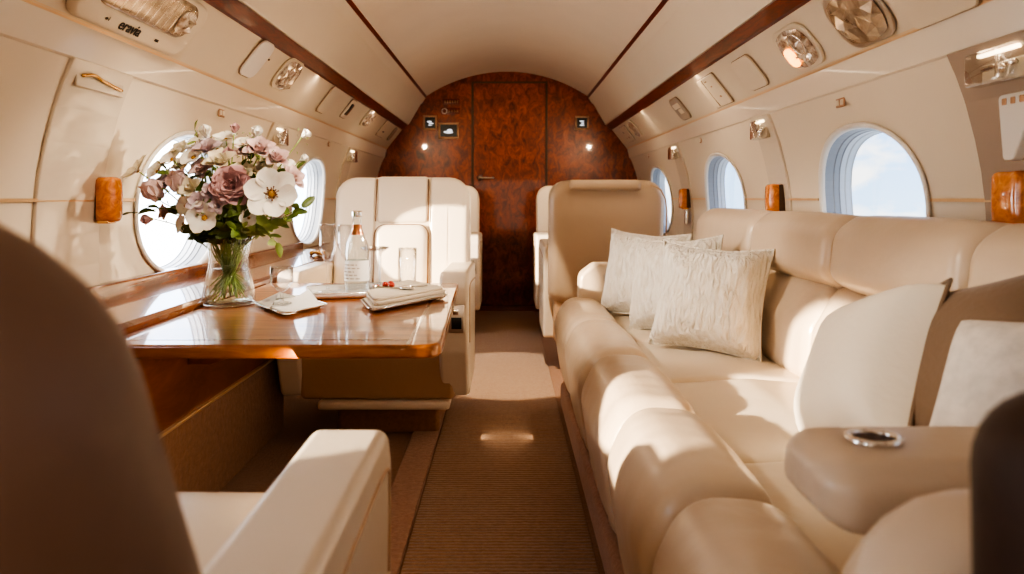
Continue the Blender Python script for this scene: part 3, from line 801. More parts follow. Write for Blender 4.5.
# ------------------------------------------------------------------ pillows
def pillow(name, label, loc, face, w, h, th, m, back=None, roll=0, group='sofa pillows', pipe=False, up=(0, 0, 1)):
    f = Vector(face).normalized(); u = Vector(up)-f*f.dot(Vector(up)); u.normalize()
    mt = frame(loc, u, f) @ Matrix.Rotation(radians(roll), 4, 'Z')
    t = thing(name, label, 'pillow', mtx=mt, group=group)
    def half(sg):
        bm = bmesh.new(); n = 18; g = {}
        for i in range(n+1):
            for j in range(n+1):
                x, y = -1+2*i/n, -1+2*j/n
                px = x*(1-.09*(1-y*y)); py = y*(1-.09*(1-x*x))-(.03*(1-x*x)*(1+.3*sin(7*x)) if y > .55 and m == 'knit' else 0)*(y-.55)/.45
                z = th/2*((1-x**4)*(1-y**4))**.55*(1+.03*sin(4*x+3*y))
                z *= 1+(.10*sin(9*x+2*y)*max(0, y-.2)+.06*sin(8*y+5*x))*(m == 'knit')
                g[i, j] = bm.verts.new((px*w/2, py*h/2, sg*z))
        for i in range(n):
            for j in range(n): bm.faces.new((g[i, j], g[i+1, j], g[i+1, j+1], g[i, j+1]) if sg > 0 else (g[i, j+1], g[i+1, j+1], g[i+1, j], g[i, j]))
        return fixidx(bm)
    obj('front_cover', half(1), m, t, recalc=False); obj('back_cover', half(-1), back or m, t, recalc=False)
    n = 18; pts = []
    for sx, sy, ax in ((-1, -1, 0), (1, -1, 1), (1, 1, 2), (-1, 1, 3)):
        for q in range(n):
            v = -1+2*q/n
            x, y = ((v, -1), (1, v), (-v, 1), (-1, -v))[ax]
            pts.append((x*(1-.09*(1-y*y))*w/2, (y*(1-.09*(1-x*x))-(.03*(1-x*x)*(1+.3*sin(7*x))*(y-.55)/.45 if y > .55 and m == 'knit' else 0))*h/2, 0))
    obj('edge_seam', tube(pts, .004, 6, True), back or m, t)
    return t
pillow('throw_pillow', 'large white crinkled pillow, the nearest of the three at the far end of the sofa', (.605, 2.15, .572), (-.55, -.85, .28), .335, .325, .19, 'knit', roll=-3)
pillow('throw_pillow', 'white crinkled pillow in the middle of the far three on the sofa', (.575, 2.47, .575), (-.72, -.70, .25), .34, .33, .17, 'knit', roll=4)
pillow('throw_pillow', 'white crinkled pillow standing by the far armrest of the sofa', (.53, 2.78, .575), (-.60, -.80, .25), .34, .34, .17, 'knit', roll=-2)
pillow('throw_pillow', 'cream velvet pillow, the farthest of the near three on the sofa', (.635, 1.24, .565), (-.86, .10, .42), .30, .29, .19, 'pcream', 'pbrown', roll=24)
pillow('throw_pillow', 'taupe brown pillow between the cream and the grey flecked pillows', (.715, 1.09, .60), (-.82, -.14, .50), .33, .33, .14, 'pbrown', roll=22)
pillow('throw_pillow', 'grey flecked pillow at the right edge, nearest the camera', (.68, .945, .575), (-.84, -.22, .48), .25, .31, .13, 'pgrey', 'pbrown', roll=10)

# ------------------------------------------------------------------ table
TZ = .58
T0 = (-.47, 1.93, 0)
tb = thing('side_table', 'glossy amber wood table folding out from the left wall', 'table', T0)
def tob(name, bm, m, p=tb, **kw): return obj(name, sub(bm, T0), m, p, **kw)
outl = rpoly([(-.812, 1.42), (-.13, 1.42), (-.165, 2.46), (-.812, 2.46)], [.01, .05, .03, .01], 5)
tob('tabletop', prism(outl, TZ-.028, TZ, 'xy', .006), 'table', wn=True)
tob('edge_band', prism([(-.20, 1.425), (-.192, 1.425), (-.222, 2.45), (-.230, 2.45)], TZ-.001, TZ+.0006, 'xy'), 'ledge', smooth=False)
tob('edge_band', prism([(-.80, 1.47), (-.20, 1.47), (-.20, 1.476), (-.80, 1.476)], TZ-.001, TZ+.0006, 'xy'), 'ledge', smooth=False)
tob('hinge_rail', rbox(-.85, -.80, 1.5, 2.4, .53, .553, .006), 'darkseam')
tob('support_leg', prism([(-.86, .42), (-.86, .553), (-.45, .553), (-.50, .53), (-.80, .42)], 1.94, 1.97, 'xz', .004), 'panelwood')

# --- vase
V = Vector((-.755, 1.955, TZ))
vz = thing('flower_vase', 'clear glass vase holding the bouquet on the wooden table', 'vase', V)
out = [(.0, .0), (.066, .0), (.070, .006), (.067, .03), (.059, .07), (.051, .105), (.049, .125), (.052, .150), (.060, .178), (.066, .190)]
inn = [(r-.005, z+.004 if z < .01 else z) for r, z in out[:0:-1]]
inn = [(.063, .189), (.055, .176), (.047, .150), (.044, .125), (.046, .105), (.054, .07), (.062, .03), (.063, .012), (0, .010)]
obj('glass_body', lathe(out+inn, 60, flute=.02, nf=12), 'vaseglass', vz)
obj('rim', tube([(.0655*cos(a*pi/24), .0655*sin(a*pi/24), .190) for a in range(48)], .0022, 6, True), 'glassrim', vz)
obj('base_ring', tube([(.066*cos(a*pi/24), .066*sin(a*pi/24), .004) for a in range(48)], .0035, 6, True), 'glassrim', vz)
obj('water', lathe([(0, .0115), (.0605, .0125), (.0605, .03), (.0525, .07), (.0450, .10), (0, .10)], 40), 'water', vz)

# --- flowers
def petal(bm, mt, L, W, cup, curl, nu=9, nv=4, sharp=1.3):
    g = {}
    for i in range(nu+1):
        u = i/nu; hw = W*max(.03, sin(pi*(.05+.95*u)**sharp))**.55 if u < 1 else W*.08
        for j in range(nv+1):
            v = -1+2*j/nv
            g[i, j] = bm.verts.new(mt @ Vector((v*hw, L*u, cup*(v*hw)**2/max(W, 1e-4)+curl*L*u*u+.06*W*sin(9*u+4*v))))
    for i in range(nu):
        for j in range(nv): bm.faces.new((g[i, j], g[i, j+1], g[i+1, j+1], g[i+1, j]))
def whorl(bm, n, elev, L, W, cup, curl, a0=0, r0=0, z0=0, jit=.1, sharp=1.3):
    for q in range(n):
        a = a0+2*pi*q/n+random.uniform(-jit, jit)
        m = Matrix.Rotation(a, 4, 'Z') @ Matrix.Translation((0, r0, z0)) @ Matrix.Rotation(elev+random.uniform(-jit, jit), 4, 'X')
        petal(bm, m, L*random.uniform(.93, 1.05), W, cup, curl, sharp=sharp)
def bloom(kind, R):
    """returns list of (part name, bmesh, material) with bloom axis +Z"""
    P = []
    b = bmesh.new()
    if kind == 'rose':
        for q, (el, L, W) in enumerate([(90, .62, .24), (86, .68, .32), (81, .76, .42), (74, .85, .5), (64, .93, .58), (50, 1.0, .64), (34, 1.05, .66)]):
            whorl(b, 3+q//2, radians(el), L*R, W*R, .9, -.22 if q > 2 else .05, q*.8, .05*R*q, -.02*R*q, .12, 1.7)
        P.append(('petals', b, 'prose'))
    elif kind == 'tulip':
        whorl(b, 3, radians(76), 1.3*R, .62*R, .9, .22, 0, .22*R, 0, .05, 1.0)
        whorl(b, 3, radians(72), 1.25*R, .62*R, .9, .20, pi/3, .28*R, 0, .05, 1.0)
        P.append(('petals', b, 'ppink'))
    elif kind in ('anemone', 'daisy', 'smallwhite', 'creamstar'):
        n = {'anemone': 6, 'daisy': 12, 'smallwhite': 5, 'creamstar': 9}[kind]
        W = {'anemone': .43, 'daisy': .16, 'smallwhite': .5, 'creamstar': .24}[kind]
        whorl(b, n, radians(22), R, W*R, .35, .10 if kind == 'anemone' else 0, .3, .08*R, 0, .10, 1.4)
        P.append(('petals', b, 'pcreamy' if kind == 'creamstar' else 'pwhite'))
        c = blob(.17*R, .17*R, .13*R, (0, 0, .06*R))
        P.append(('flower_centre', c, 'stamen'))
        if kind == 'anemone':
            s_ = bmesh.new()
            for q in range(22):
                a = q*2.4; rr = .14*R+.12*R*(q % 3)/2
                join(s_, tube([(.1*R*cos(a), .1*R*sin(a), .08*R), (rr*cos(a), rr*sin(a), .24*R)], .0009, 4)); join(s_, blob(.0024, .0024, .0024, (rr*cos(a), rr*sin(a), .24*R), 1))
            P.append(('stamens', s_, 'stamen_d'))
    elif kind in ('lilac', 'pink', 'cream'):
        whorl(b, 5, radians(60), R, .42*R, .7, -.25, 0, .1*R, 0, .15); whorl(b, 4, radians(40), R, .40*R, .6, -.2, .5, .14*R, 0, .15)
        whorl(b, 3, radians(80), .75*R, .32*R, .9, 0, .2, .04*R, 0, .1)
        P.append(('petals', b, {'lilac': 'plilac', 'pink': 'ppink', 'cream': 'pcreamy'}[kind]))
    elif kind in ('bud', 'whitebud'):
        whorl(b, 3, radians(80), 1.5*R, .6*R, 1.0, .28, 0, .14*R); whorl(b, 3, radians(66), 1.2*R, .5*R, .9, -.05, .8, .16*R)
        P.append(('petals', b, 'prose' if kind == 'bud' else 'pwhite'))
    if kind in ('rose', 'tulip', 'bud', 'whitebud', 'lilac', 'pink'):
        c = bmesh.new(); whorl(c, 4, radians(38), .5*R, .14*R, .3, -.2, 0, .02, -.06*R)
        P.append(('sepals', c, 'leaf2'))
    return P
def leafmesh(path, sizes, seed):
    random.seed(seed); b = bmesh.new()
    for i, (p, d, L) in enumerate(sizes):
        z = Vector(d).normalized(); 
        side = z.cross(Vector((random.uniform(-1, 1), random.uniform(-1, 1), random.uniform(.2, 1)))).normalized()
        n = side.cross(z).normalized()
        m = Matrix.Identity(4)
        for r in range(3): m[r][0], m[r][1], m[r][2], m[r][3] = side[r], z[r], n[r], p[r]
        petal(b, m, L, L*.24, .5, random.uniform(-.3, .1), 8, 2, .85)
    return b
nf = [0]
def base_pt():
    nf[0] += 1; a = nf[0]*2.399; q = .014+.036*((nf[0]*7) % 10)/10
    return V+Vector((q*1.15*cos(a), q*1.15*sin(a), .016+.05*((nf[0]*3) % 7)/7)), V+Vector((q*.82*cos(a+2.6), q*.82*sin(a+2.6), .135))
def P2(px, py, dy=0):
    """bouquet coordinates: offset from the vase axis on a plane dy nearer or farther"""
    Y = V.y+dy; return Vector((px*Y, Y, .87+py*Y))
def flower(kind, x, z, dy, R, d, label, name, group=None, leaves=1):
    random.seed(int(1000*abs(x)+777*abs(z)+nf[0])); p = P2((x-507)/720, (198-z)/720, dy)
    b0, n0 = base_pt(); d = Vector(d).normalized()
    t = thing(name, label, 'flower', b0, 0, group)
    end = p-d*R*.10
    pre = n0.lerp(end, .55)+Vector((0, 0, .02))
    pts = spline([b0, n0, pre, end], 8)
    st = obj('stem', sub(tube(pts, .0016, 6), b0), 'stem', t)
    q = d.to_track_quat('Z', 'Y').to_matrix().to_4x4(); q.translation = p
    for nm, bm, m in bloom(kind, R):
        bmesh.ops.transform(bm, matrix=q, verts=bm.verts); obj(nm, sub(bm, b0), m, t, recalc=False)
    if leaves:
        L = []
        for i in range(leaves*2):
            pt = pts[min(len(pts)-2, 11+i*3)]; a = i*2.5+x
            L.append((pt, (cos(a), sin(a)-.5, .35), .055))
        obj('leaves', sub(leafmesh(None, L, int(x)), b0), 'leaf', t, recalc=False)
    return t
def sprig(x, z, dy, label, seed, droop=False, n=6, L=.05, m='leaf', group=None):
    random.seed(seed); p = P2((x-507)/720, (198-z)/720, dy); b0, n0 = base_pt()
    t = thing('leaf_sprig', label, 'leaf sprig', b0, 0, group)
    mid = n0.lerp(p, .6)+Vector((0, 0, .05 if droop else .012))
    pts = spline([b0, n0, mid, p], 8); obj('stem', sub(tube(pts, .0013, 6), b0), 'stem', t)
    S = []
    for i in range(n):
        k_ = len(pts)-1-int(i*10/n); a = i*2.2+seed
        dr = (pts[-1]-pts[-3]).normalized()
        S.append((pts[k_], dr*(1.2 if i == 0 else .4)+Vector((cos(a), sin(a)*.8, .3*sin(a*1.7))), L*random.uniform(.8, 1.2)))
    obj('leaves', sub(leafmesh(None, S, seed), b0), m, t, recalc=False)
F = [('rose', 232, 187, -.11, .041, (.1, -1, .25), 'dusty pink rose in the middle of the bouquet', 'rose'),
     ('anemone', 272, 194, -.11, .062, (.25, -1, .12), 'large open white flower on the right side of the bouquet', 'anemone'),
     ('tulip', 160, 200, -.05, .042, (-.55, -.3, .9), 'pale pink tulip at the left of the bouquet', 'tulip'),
     ('tulip', 178, 191, -.07, .040, (.1, -.4, 1), 'pale pink tulip right beside the leftmost tulip', 'tulip'),
     ('creamstar', 138, 171, .0, .042, (-.6, -.5, .6), 'greenish cream flower at the far left tip of the bouquet', 'aster'),
     ('smallwhite', 205, 218, -.12, .040, (-.1, -1, .15), 'small white open flower low in front of the rose', 'anemone'),
     ('smallwhite', 249, 218, -.11, .022, (.1, -1, .1), 'tiny white flower low beneath the big white one', 'anemone'),
     ('lilac', 201, 204, -.11, .030, (-.1, -1, .4), 'lilac flower left of the rose, above the small white one', 'alstroemeria'),
     ('lilac', 211, 193, -.10, .024, (0, -1, .5), 'little lilac flower touching the left of the rose', 'alstroemeria'),
     ('smallwhite', 194, 158, -.03, .034, (-.3, -.8, .7), 'white flower above the pale pink tulips', 'anemone'),
     ('cream', 193, 190, -.08, .034, (-.2, -1, .4), 'cream flower between the tulips and the rose', 'alstroemeria'),
     ('cream', 222, 165, -.06, .040, (0, -.7, .8), 'cream ruffled flower just above the rose', 'carnation'),
     ('bud', 234, 133, .0, .017, (.15, -.2, 1), 'dark pink bud at the top of the bouquet', 'rosebud'),
     ('bud', 229, 157, -.04, .018, (.1, -.6, .8), 'dark pink bud above the cream ruffled flower', 'rosebud'),
     ('lilac', 208, 152, -.02, .036, (-.1, -.7, .8), 'pale lilac flower high left of the top bud', 'alstroemeria'),
     ('whitebud', 207, 138, .0, .022, (-.2, -.3, 1), 'white bud on the upper left of the bouquet', 'freesia'),
     ('whitebud', 255, 137, .0, .020, (.3, -.2, 1), 'white bud on the upper right of the bouquet', 'freesia'),
     ('smallwhite', 197, 143, -.01, .024, (-.4, -.7, .8), 'small white flower beneath the upper left white bud', 'freesia'),
     ('pink', 259, 153, -.02, .040, (.2, -.7, .8), 'faded pink flower right of the top bud', 'alstroemeria'),
     ('pink', 275, 161, .0, .036, (.5, -.6, .7), 'faded pink flower above the big white one', 'alstroemeria'),
     ('pink', 290, 180, -.02, .034, (.8, -.6, .4), 'pale pink flower at the right, behind the big white one', 'alstroemeria'),
     ('whitebud', 302, 137, .02, .017, (.8, -.2, .5), 'single white bud reaching out at the top right', 'freesia'),
     ('whitebud', 300, 161, .02, .016, (.9, -.2, .4), 'white bud at the right edge of the bouquet', 'freesia'),
     ('bud', 153, 219, -.02, .019, (-.9, -.4, -.15), 'drooping pink bud at the lower left of the bouquet', 'rosebud'),
     ('smallwhite', 173, 160, .0, .036, (-.4, -.6, .7), 'white flower at the upper left of the tulips', 'anemone'),
     ('lilac', 277, 217, -.07, .017, (.4, -1, -.1), 'small pink flower under the big white one', 'alstroemeria'),
     ('cream', 243, 176, -.02, .036, (.2, -.6, .8), 'pale cream flower behind the rose, right of it', 'carnation'),
     ('smallwhite', 226, 140, .02, .030, (0, -.5, .9), 'white flower just under the top bud', 'anemone'),
     ('smallwhite', 166, 178, .03, .034, (-.6, -.4, .7), 'white flower behind the two tulips', 'anemone'),
     ('smallwhite', 184, 224, -.04, .026, (-.7, -.7, .1), 'white flower low at the left over the vase', 'anemone')]
F += [('smallwhite', 218, 150, .03, .030, (-.1, -.7, .8), 'white flower between the pale lilac one and the top bud', 'anemone'),
      ('pink', 246, 155, .03, .030, (.1, -.7, .8), 'faded pink flower just behind the upper dark bud', 'alstroemeria'),
      ('cream', 184, 168, .03, .030, (-.3, -.7, .8), 'cream flower at the back above the tulips', 'carnation'),
      ('cream', 263, 170, .03, .030, (.3, -.8, .6), 'cream flower at the back above the big white one', 'carnation'),
      ('lilac', 219, 207, -.12, .024, (0, -1, .3), 'lilac flower tucked under the rose', 'alstroemeria'),
      ('smallwhite', 286, 168, .04, .026, (.6, -.7, .5), 'white flower at the back right of the bouquet', 'anemone'),
      ('pink', 204, 172, -.02, .034, (-.2, -.8, .6), 'faded pink flower left above the rose', 'alstroemeria')]
F += [('smallwhite', 158, 172, .02, .030, (-.5, -.7, .5), 'white flower just above the leftmost tulip', 'anemone'),
      ('cream', 183, 152, .03, .030, (-.3, -.6, .8), 'cream flower high on the left of the bouquet', 'carnation'),
      ('lilac', 170, 184, .02, .026, (-.4, -.8, .4), 'lilac flower deep between the two tulips', 'alstroemeria'),
      ('smallwhite', 243, 145, .03, .026, (.1, -.6, .9), 'white flower right of the top bud', 'anemone'),
      ('smallwhite', 186, 206, -.06, .026, (-.5, -.9, .2), 'white flower beneath the second tulip', 'anemone'),
      ('pink', 168, 212, .0, .024, (-.6, -.7, .1), 'pink flower low at the left under the tulips', 'alstroemeria')]
for a in F: flower(a[0], a[1], a[2], a[3], a[4]*(1.08 if a[0] == 'anemone' else 1.10), *a[5:])
G = [(195, 130, 0, 'leafy sprig at the upper left of the bouquet'), (166, 170, -.02, 'leafy sprig between aster and tulips'), (287, 219, -.06, 'leafy sprig at the lower right of the bouquet'),
     (277, 243, -.07, 'drooping leafy sprig hanging right of the vase'), (243, 165, -.02, 'leafy sprig above the rose on its right'), (302, 207, -.02, 'leafy sprig at the far right under the white buds'),
     (226, 226, -.12, 'dense green leaves in front, over the vase rim'), (240, 212, -.12, 'green leaves right below the rose'), (196, 228, -.10, 'green leaves left over the vase rim'),
     (258, 229, -.10, 'green leaves right over the vase rim'), (134, 213, -.02, 'thin sprig with a leaf at the lower left'), (296, 170, .0, 'leafy sprig at the right by the pale pink flower'),
     (213, 208, -.09, 'green leaves left of the rose'), (250, 145, .01, 'leafy sprig near the upper right white bud'), (188, 178, -.05, 'green leaves behind the second tulip'), (270, 224, -.09, 'green leaves beneath the big white flower')]
G += [(215, 160, .03, 'green leaves at the back above the rose'), (180, 208, -.03, 'green leaves beneath the tulips'), (262, 160, .03, 'green leaves at the back right of the bouquet'),
      (202, 182, .0, 'green leaves deep between rose and tulips'), (252, 178, .0, 'green leaves deep behind the big white flower'), (226, 175, .02, 'green leaves deep behind the rose'), (235, 230, -.13, 'light leaves hanging over the vase front')]
for i, (x, z, dy, lab) in enumerate(G): sprig(x, z, dy, lab, 31+i*3, droop=i in (3, 10), n=9 if i in (6, 7, 8, 9, 12, 14, 15) or i > 15 else 6, L=.052 if i in (6, 7, 8, 9, 12, 15) else .040, m='leaf' if i % 3 else 'leaf2')

# --- things on the table
def slab(c, z0, z1, bev=.003, r=.012): return prism(rpoly(c, r, 4), z0, z1, 'xy', bev)
def flat(name, label, cat, c, z, parts, group=None):
    cx = sum(p[0] for p in c)/4; cy = sum(p[1] for p in c)/4; L = (cx, cy, z)
    t = thing(name, label, cat, L, 0, group)
    for nm, sc, z0, z1, m, dx in parts:
        q = [(cx+(x-cx)*sc+dx, cy+(y-cy)*sc) for x, y in c]
        obj(nm, sub(slab(q, z+z0, z+z1, min(.003, (z1-z0)*.4)), L), m, t, wn=True)
    return t
Z0 = TZ+.0008
def dish(c, z, h, m, rootname, label, cat, group=None, th=.003):
    """shallow tray with raised rim from a quad outline"""
    cx = sum(p[0] for p in c)/4; cy = sum(p[1] for p in c)/4; L = (cx, cy, z)
    t = thing(rootname, label, cat, L, 0, group); O = rpoly(c, .03, 6)
    bm = bmesh.new()
    def row(sc, zz): return [bm.verts.new((cx+(p.x-cx)*sc-L[0], cy+(p.y-cy)*sc-L[1], zz)) for p in O]
    rows = [row(.86, 0), row(.90, .001), row(1, h), row(.985, h+.001), row(.88, th+.001), row(.84, th)]
    n = len(O)
    for a, b in zip(rows, rows[1:]):
        for j in range(n): bm.faces.new((a[j], a[(j+1) % n], b[(j+1) % n], b[j]))
    bm.faces.new(rows[0][::-1]); bm.faces.new(rows[-1])
    obj('tray_body', bm, m, t)
    O2 = [(cx+(p.x-cx)*.993-L[0], cy+(p.y-cy)*.993-L[1], h+.001) for p in O]
    obj('rim', tube(O2, .0018, 6, True), 'chrome', t)
    return t
cA = [(-.40, 1.97), (-.34, 1.78), (-.165, 2.07), (-.31, 2.28)]
dish(cA, Z0, .010, 'glass', 'plate', 'glass plate under the folded cream napkin at the right of the table', 'plate')
nap = flat('napkin', 'folded cream linen napkin lying on the glass plate', 'napkin', cA, Z0+.005, [('fold', .93, 0, .011, 'linen', 0), ('fold', .90, .0115, .022, 'linen', .004), ('fold', .86, .0225, .031, 'linen', .002)])
zn = Z0+.005+.0315
def cutlery(name, label, p, ang, kind):
    t = thing(name, label, name, (p[0], p[1], zn+.001), ang, 'cutlery on the cream napkin')
    obj('handle', rbox(-.085, 0, -.004, .004, 0, .003, .0014), 'chrome', t)
    if kind == 'fork':
        bm = rbox(0, .022, -.010, .010, .0, .003, .0014)
        for i in range(4): join(bm, rbox(.02, .058, -.0095+i*.0053, -.0065+i*.0053, .0005, .0028, .0005, 1))
        obj('tines', bm, 'chrome', t)
    elif kind == 'spoon': obj('bowl', blob(.026, .015, .004, (.022, 0, .003)), 'chrome', t)
    else: obj('blade', prism(rpoly([(0, -.005), (.07, -.006), (.085, .004), (0, .006)], .003), 0, .0018, 'xy'), 'chrome', t)
    obj('handle_end', rbox(-.10, -.08, -.007, .007, 0, .006, .003), 'red' if kind == 'spoon' else 'chrome', t)
cutlery('fork', 'silver fork on the folded cream napkin', (-.285, 2.05), radians(12), 'fork')
cutlery('spoon', 'silver spoon with a red tip on the folded cream napkin', (-.295, 2.00), radians(-30), 'spoon')
random.seed(3)
for i, (x, y) in enumerate(((-.345, 2.04), (-.333, 2.06), (-.325, 2.03))):
    b = blob(.009, .009, .008, (0, 0, .008)); o = obj('berry', b, 'red'); o.location = (x, y, zn)
    tag(o, 'small red berry on the cream napkin beside the cutlery', 'berry', 'red berries on the napkin')
cB = [(-.68, 1.93), (-.54, 1.74), (-.47, 1.90), (-.61, 2.09)]
dish(cB, Z0, .008, 'glass', 'plate', 'glass plate with a white napkin beside the vase', 'plate')
t = thing('napkin', 'white napkin folded to points on the plate beside the vase', 'napkin', (-.575, 1.915, Z0+.005))
obj('lower_fold', sub(slab([(x*.9-.575*.1, y*.9+1.915*.1) for x, y in cB], Z0+.005, Z0+.011), (-.575, 1.915, Z0+.005)), 'whitelinen', t, wn=True)
bm = bmesh.new()
for pts in (((-.09, .01, .006), (-.02, -.11, .006), (-.03, .0, .034)), ((-.09, .01, .006), (-.03, .0, .034), (-.02, .12, .006)), ((.0, .02, .012), (.08, -.01, .006), (.02, .10, .030)), ((.0, .02, .012), (-.01, -.09, .006), (.08, -.01, .006))):
    bm.faces.new([bm.verts.new(p) for p in pts])
obj('upper_fold', bm, 'whitelinen', t, smooth=False)
cC = [(-.62, 2.22), (-.56, 2.03), (-.30, 2.10), (-.34, 2.36)]
dish(cC, Z0, .016, 'china', 'serving_tray', 'white tray with a chrome rim under the bottle and glasses', 'tray')
ztr = Z0+.004
def glassware(name, label, x, y, z, prof, group='clear drinking glasses', n=32, th=.0018):
    t = thing(name, label, 'glass', (x, y, z), 0, group)
    return t
def tumbler(x, y, z, label, r=.027, h=.118):
    t = thing('tumbler', label, 'glass', (x, y, z), 0, 'clear drinking glasses')
    obj('glass_body', lathe([(0, 0), (r*.86, 0), (r*.9, .006), (r*.97, h*.5), (r, h), (r-.002, h), (r*.92, h*.5), (r*.82, .012), (0, .010)], 32), 'glass', t)
    obj('rim', tube([(r*cos(a*pi/16), r*sin(a*pi/16), h) for a in range(32)], .0013, 6, True), 'glassrim', t)
    obj('thick_base', lathe([(0, .001), (r*.84, .001), (r*.84, .009), (0, .009)], 24), 'glass', t)
def stemglass(x, y, z, label, h, rb, bowl, r0):
    t = thing('stemmed_glass', label, 'glass', (x, y, z), 0, 'clear drinking glasses')
    obj('foot', lathe([(0, 0), (rb, 0), (rb, .002), (.006, .006), (.004, .012), (0, .012)], 28), 'glass', t)
    obj('stem', lathe([(.0045, .008), (.0038, bowl*.5), (.005, bowl)], 12), 'glass', t)
    hb = h-bowl
    obj('bowl', lathe([(.0, bowl-.002), (r0*.5, bowl+.01*hb/.1), (r0, bowl+hb*.4), (r0*.95, h), (r0*.90, h), (r0*.93, bowl+hb*.42), (r0*.45, bowl+hb*.14), (0, bowl+.006)], 32), 'glass', t)
    obj('rim', tube([(r0*.93*cos(a*pi/16), r0*.93*sin(a*pi/16), h) for a in range(32)], .0012, 6, True), 'glassrim', t)
stemglass(-.545, 2.19, ztr, 'tall stemmed glass just left of the bottle', .205, .030, .085, .026)
stemglass(-.515, 2.29, ztr, 'second stemmed glass half hidden behind the bottle', .20, .028, .09, .024)
stemglass(-.585, 1.87, Z0+.045-.03, 'short stemmed glass standing on the plate by the vase', .095, .026, .03, .030)
tumbler(-.318, 2.305, Z0+.0, 'straight tumbler standing behind the cream napkin', .029, .128)
t = thing('stemmed_glass', 'wide-rimmed slender glass between the bottle and the tumbler', 'glass', (-.415, 2.26, ztr), 0, 'clear drinking glasses')
obj('foot', lathe([(0, 0), (.030, 0), (.030, .003), (.012, .006), (0, .006)], 28), 'glass', t)
obj('bowl', lathe([(.010, .005), (.019, .012), (.021, .09), (.022, .112), (.044, .128), (.044, .131), (.020, .116), (.018, .09), (.016, .02), (0, .015)], 32), 'glass', t)
obj('rim', tube([(.044*cos(a*pi/16), .044*sin(a*pi/16), .130) for a in range(32)], .0014, 6, True), 'glassrim', t)
B0 = (-.448, 2.15, ztr)
t = thing('water_bottle', 'clear glass water bottle with a pale label on the tray', 'bottle', B0)
obj('glass_body', lathe([(0, 0), (.033, 0), (.0365, .006), (.0365, .05), (.0345, .09), (.036, .125), (.033, .150), (.020, .180), (.0135, .200), (.0130, .222), (.0155, .224), (.0155, .230), (.012, .230), (.011, .2), (.018, .176), (.031, .148), (.034, .125), (.0325, .09), (.0345, .05), (.034, .008), (0, .006)], 40), 'vaseglass', t)
lb = obj('bottle_label', lathe([(.0370, .040), (.0372, .052), (.0352, .09), (.0354, .100)], 40), 'label', t)
bm = bmesh.new()
for i in range(5):
    for a in range(-6, 7-(i % 3)*2):
        if (a+i) % 4 == 3: continue
        for da in (0,):
            th = -pi/2+a*.11-.3; rr = .0374-.0018*(i > 2)
            mt = Matrix.Translation((rr*cos(th), rr*sin(th), .048+i*.010)) @ Matrix.Rotation(th+pi/2, 4, 'Z')
            join(bm, rbox(-.0014, .0014, -.0006, .0002, -.0018, .0018, 0), mt)
obj('label_print', bm, 'greyplastic', lb, smooth=False)
obj('neck_reflection', lathe([(.0205, .176), (.0150, .193), (.0140, .206)], 32), 'reflection_red', t)  # reddish reflection in the neck, put in as a coloured band
obj('cap', lathe([(0, .229), (.0150, .229), (.0155, .231), (.0155, .244), (.014, .247), (0, .247)], 28), 'chrome', t)
# silver ornament on ledge
o = thing('ornament', 'small gold trinket on the wooden ledge behind the bottle', 'trinket', (-.88, 3.34, .603))
obj('knot', join(tube([(.03*cos(a*pi/12), .02*sin(a*pi/12), .012+.006*sin(a*pi/4)) for a in range(24)], .006, 8, True), blob(.014, .012, .010, (.008, 0, .014))), 'gold', o)

# ------------------------------------------------------------------ lighting
W = bpy.data.worlds.new('sky'); SC.world = W; W.use_nodes = True
nt = W.node_tree; nt.nodes.clear()
out = nt.nodes.new('ShaderNodeOutputWorld'); bg = nt.nodes.new('ShaderNodeBackground')
tc = nt.nodes.new('ShaderNodeTexCoord'); sp = nt.nodes.new('ShaderNodeSeparateXYZ')
nt.links.new(tc.outputs['Generated'], sp.inputs[0])
r = nt.nodes.new('ShaderNodeValToRGB'); nt.links.new(sp.outputs['Z'], r.inputs['Fac'])
e = r.color_ramp.elements
e[0].position = 0; e[0].color = (.52, .74, 1, 1)
e[1].position = .5; e[1].color = (.22, .42, .85, 1)
q = e.new(.14); q.color = (.34, .58, 1, 1)
n = nt.nodes.new('ShaderNodeTexNoise'); n.inputs['Scale'].default_value = 11; n.inputs['Detail'].default_value = 7; n.inputs['Roughness'].default_value = .55
mp = nt.nodes.new('ShaderNodeMapping'); mp.inputs['Scale'].default_value = (1, 1, 2.2); mp.inputs['Location'].default_value = (.35, .1, .2)
nt.links.new(tc.outputs['Generated'], mp.inputs['Vector']); nt.links.new(mp.outputs['Vector'], n.inputs['Vector'])
r2 = nt.nodes.new('ShaderNodeValToRGB'); r2.color_ramp.elements[0].position = .46; r2.color_ramp.elements[1].position = .58
nt.links.new(n.outputs['Fac'], r2.inputs['Fac'])
mx = nt.nodes.new('ShaderNodeMix'); mx.data_type = 'RGBA'
nt.links.new(r2.outputs['Color'], mx.inputs['Factor']); nt.links.new(r.outputs['Color'], mx.inputs['A'])
mx.inputs['B'].default_value = (.98, .97, .95, 1)
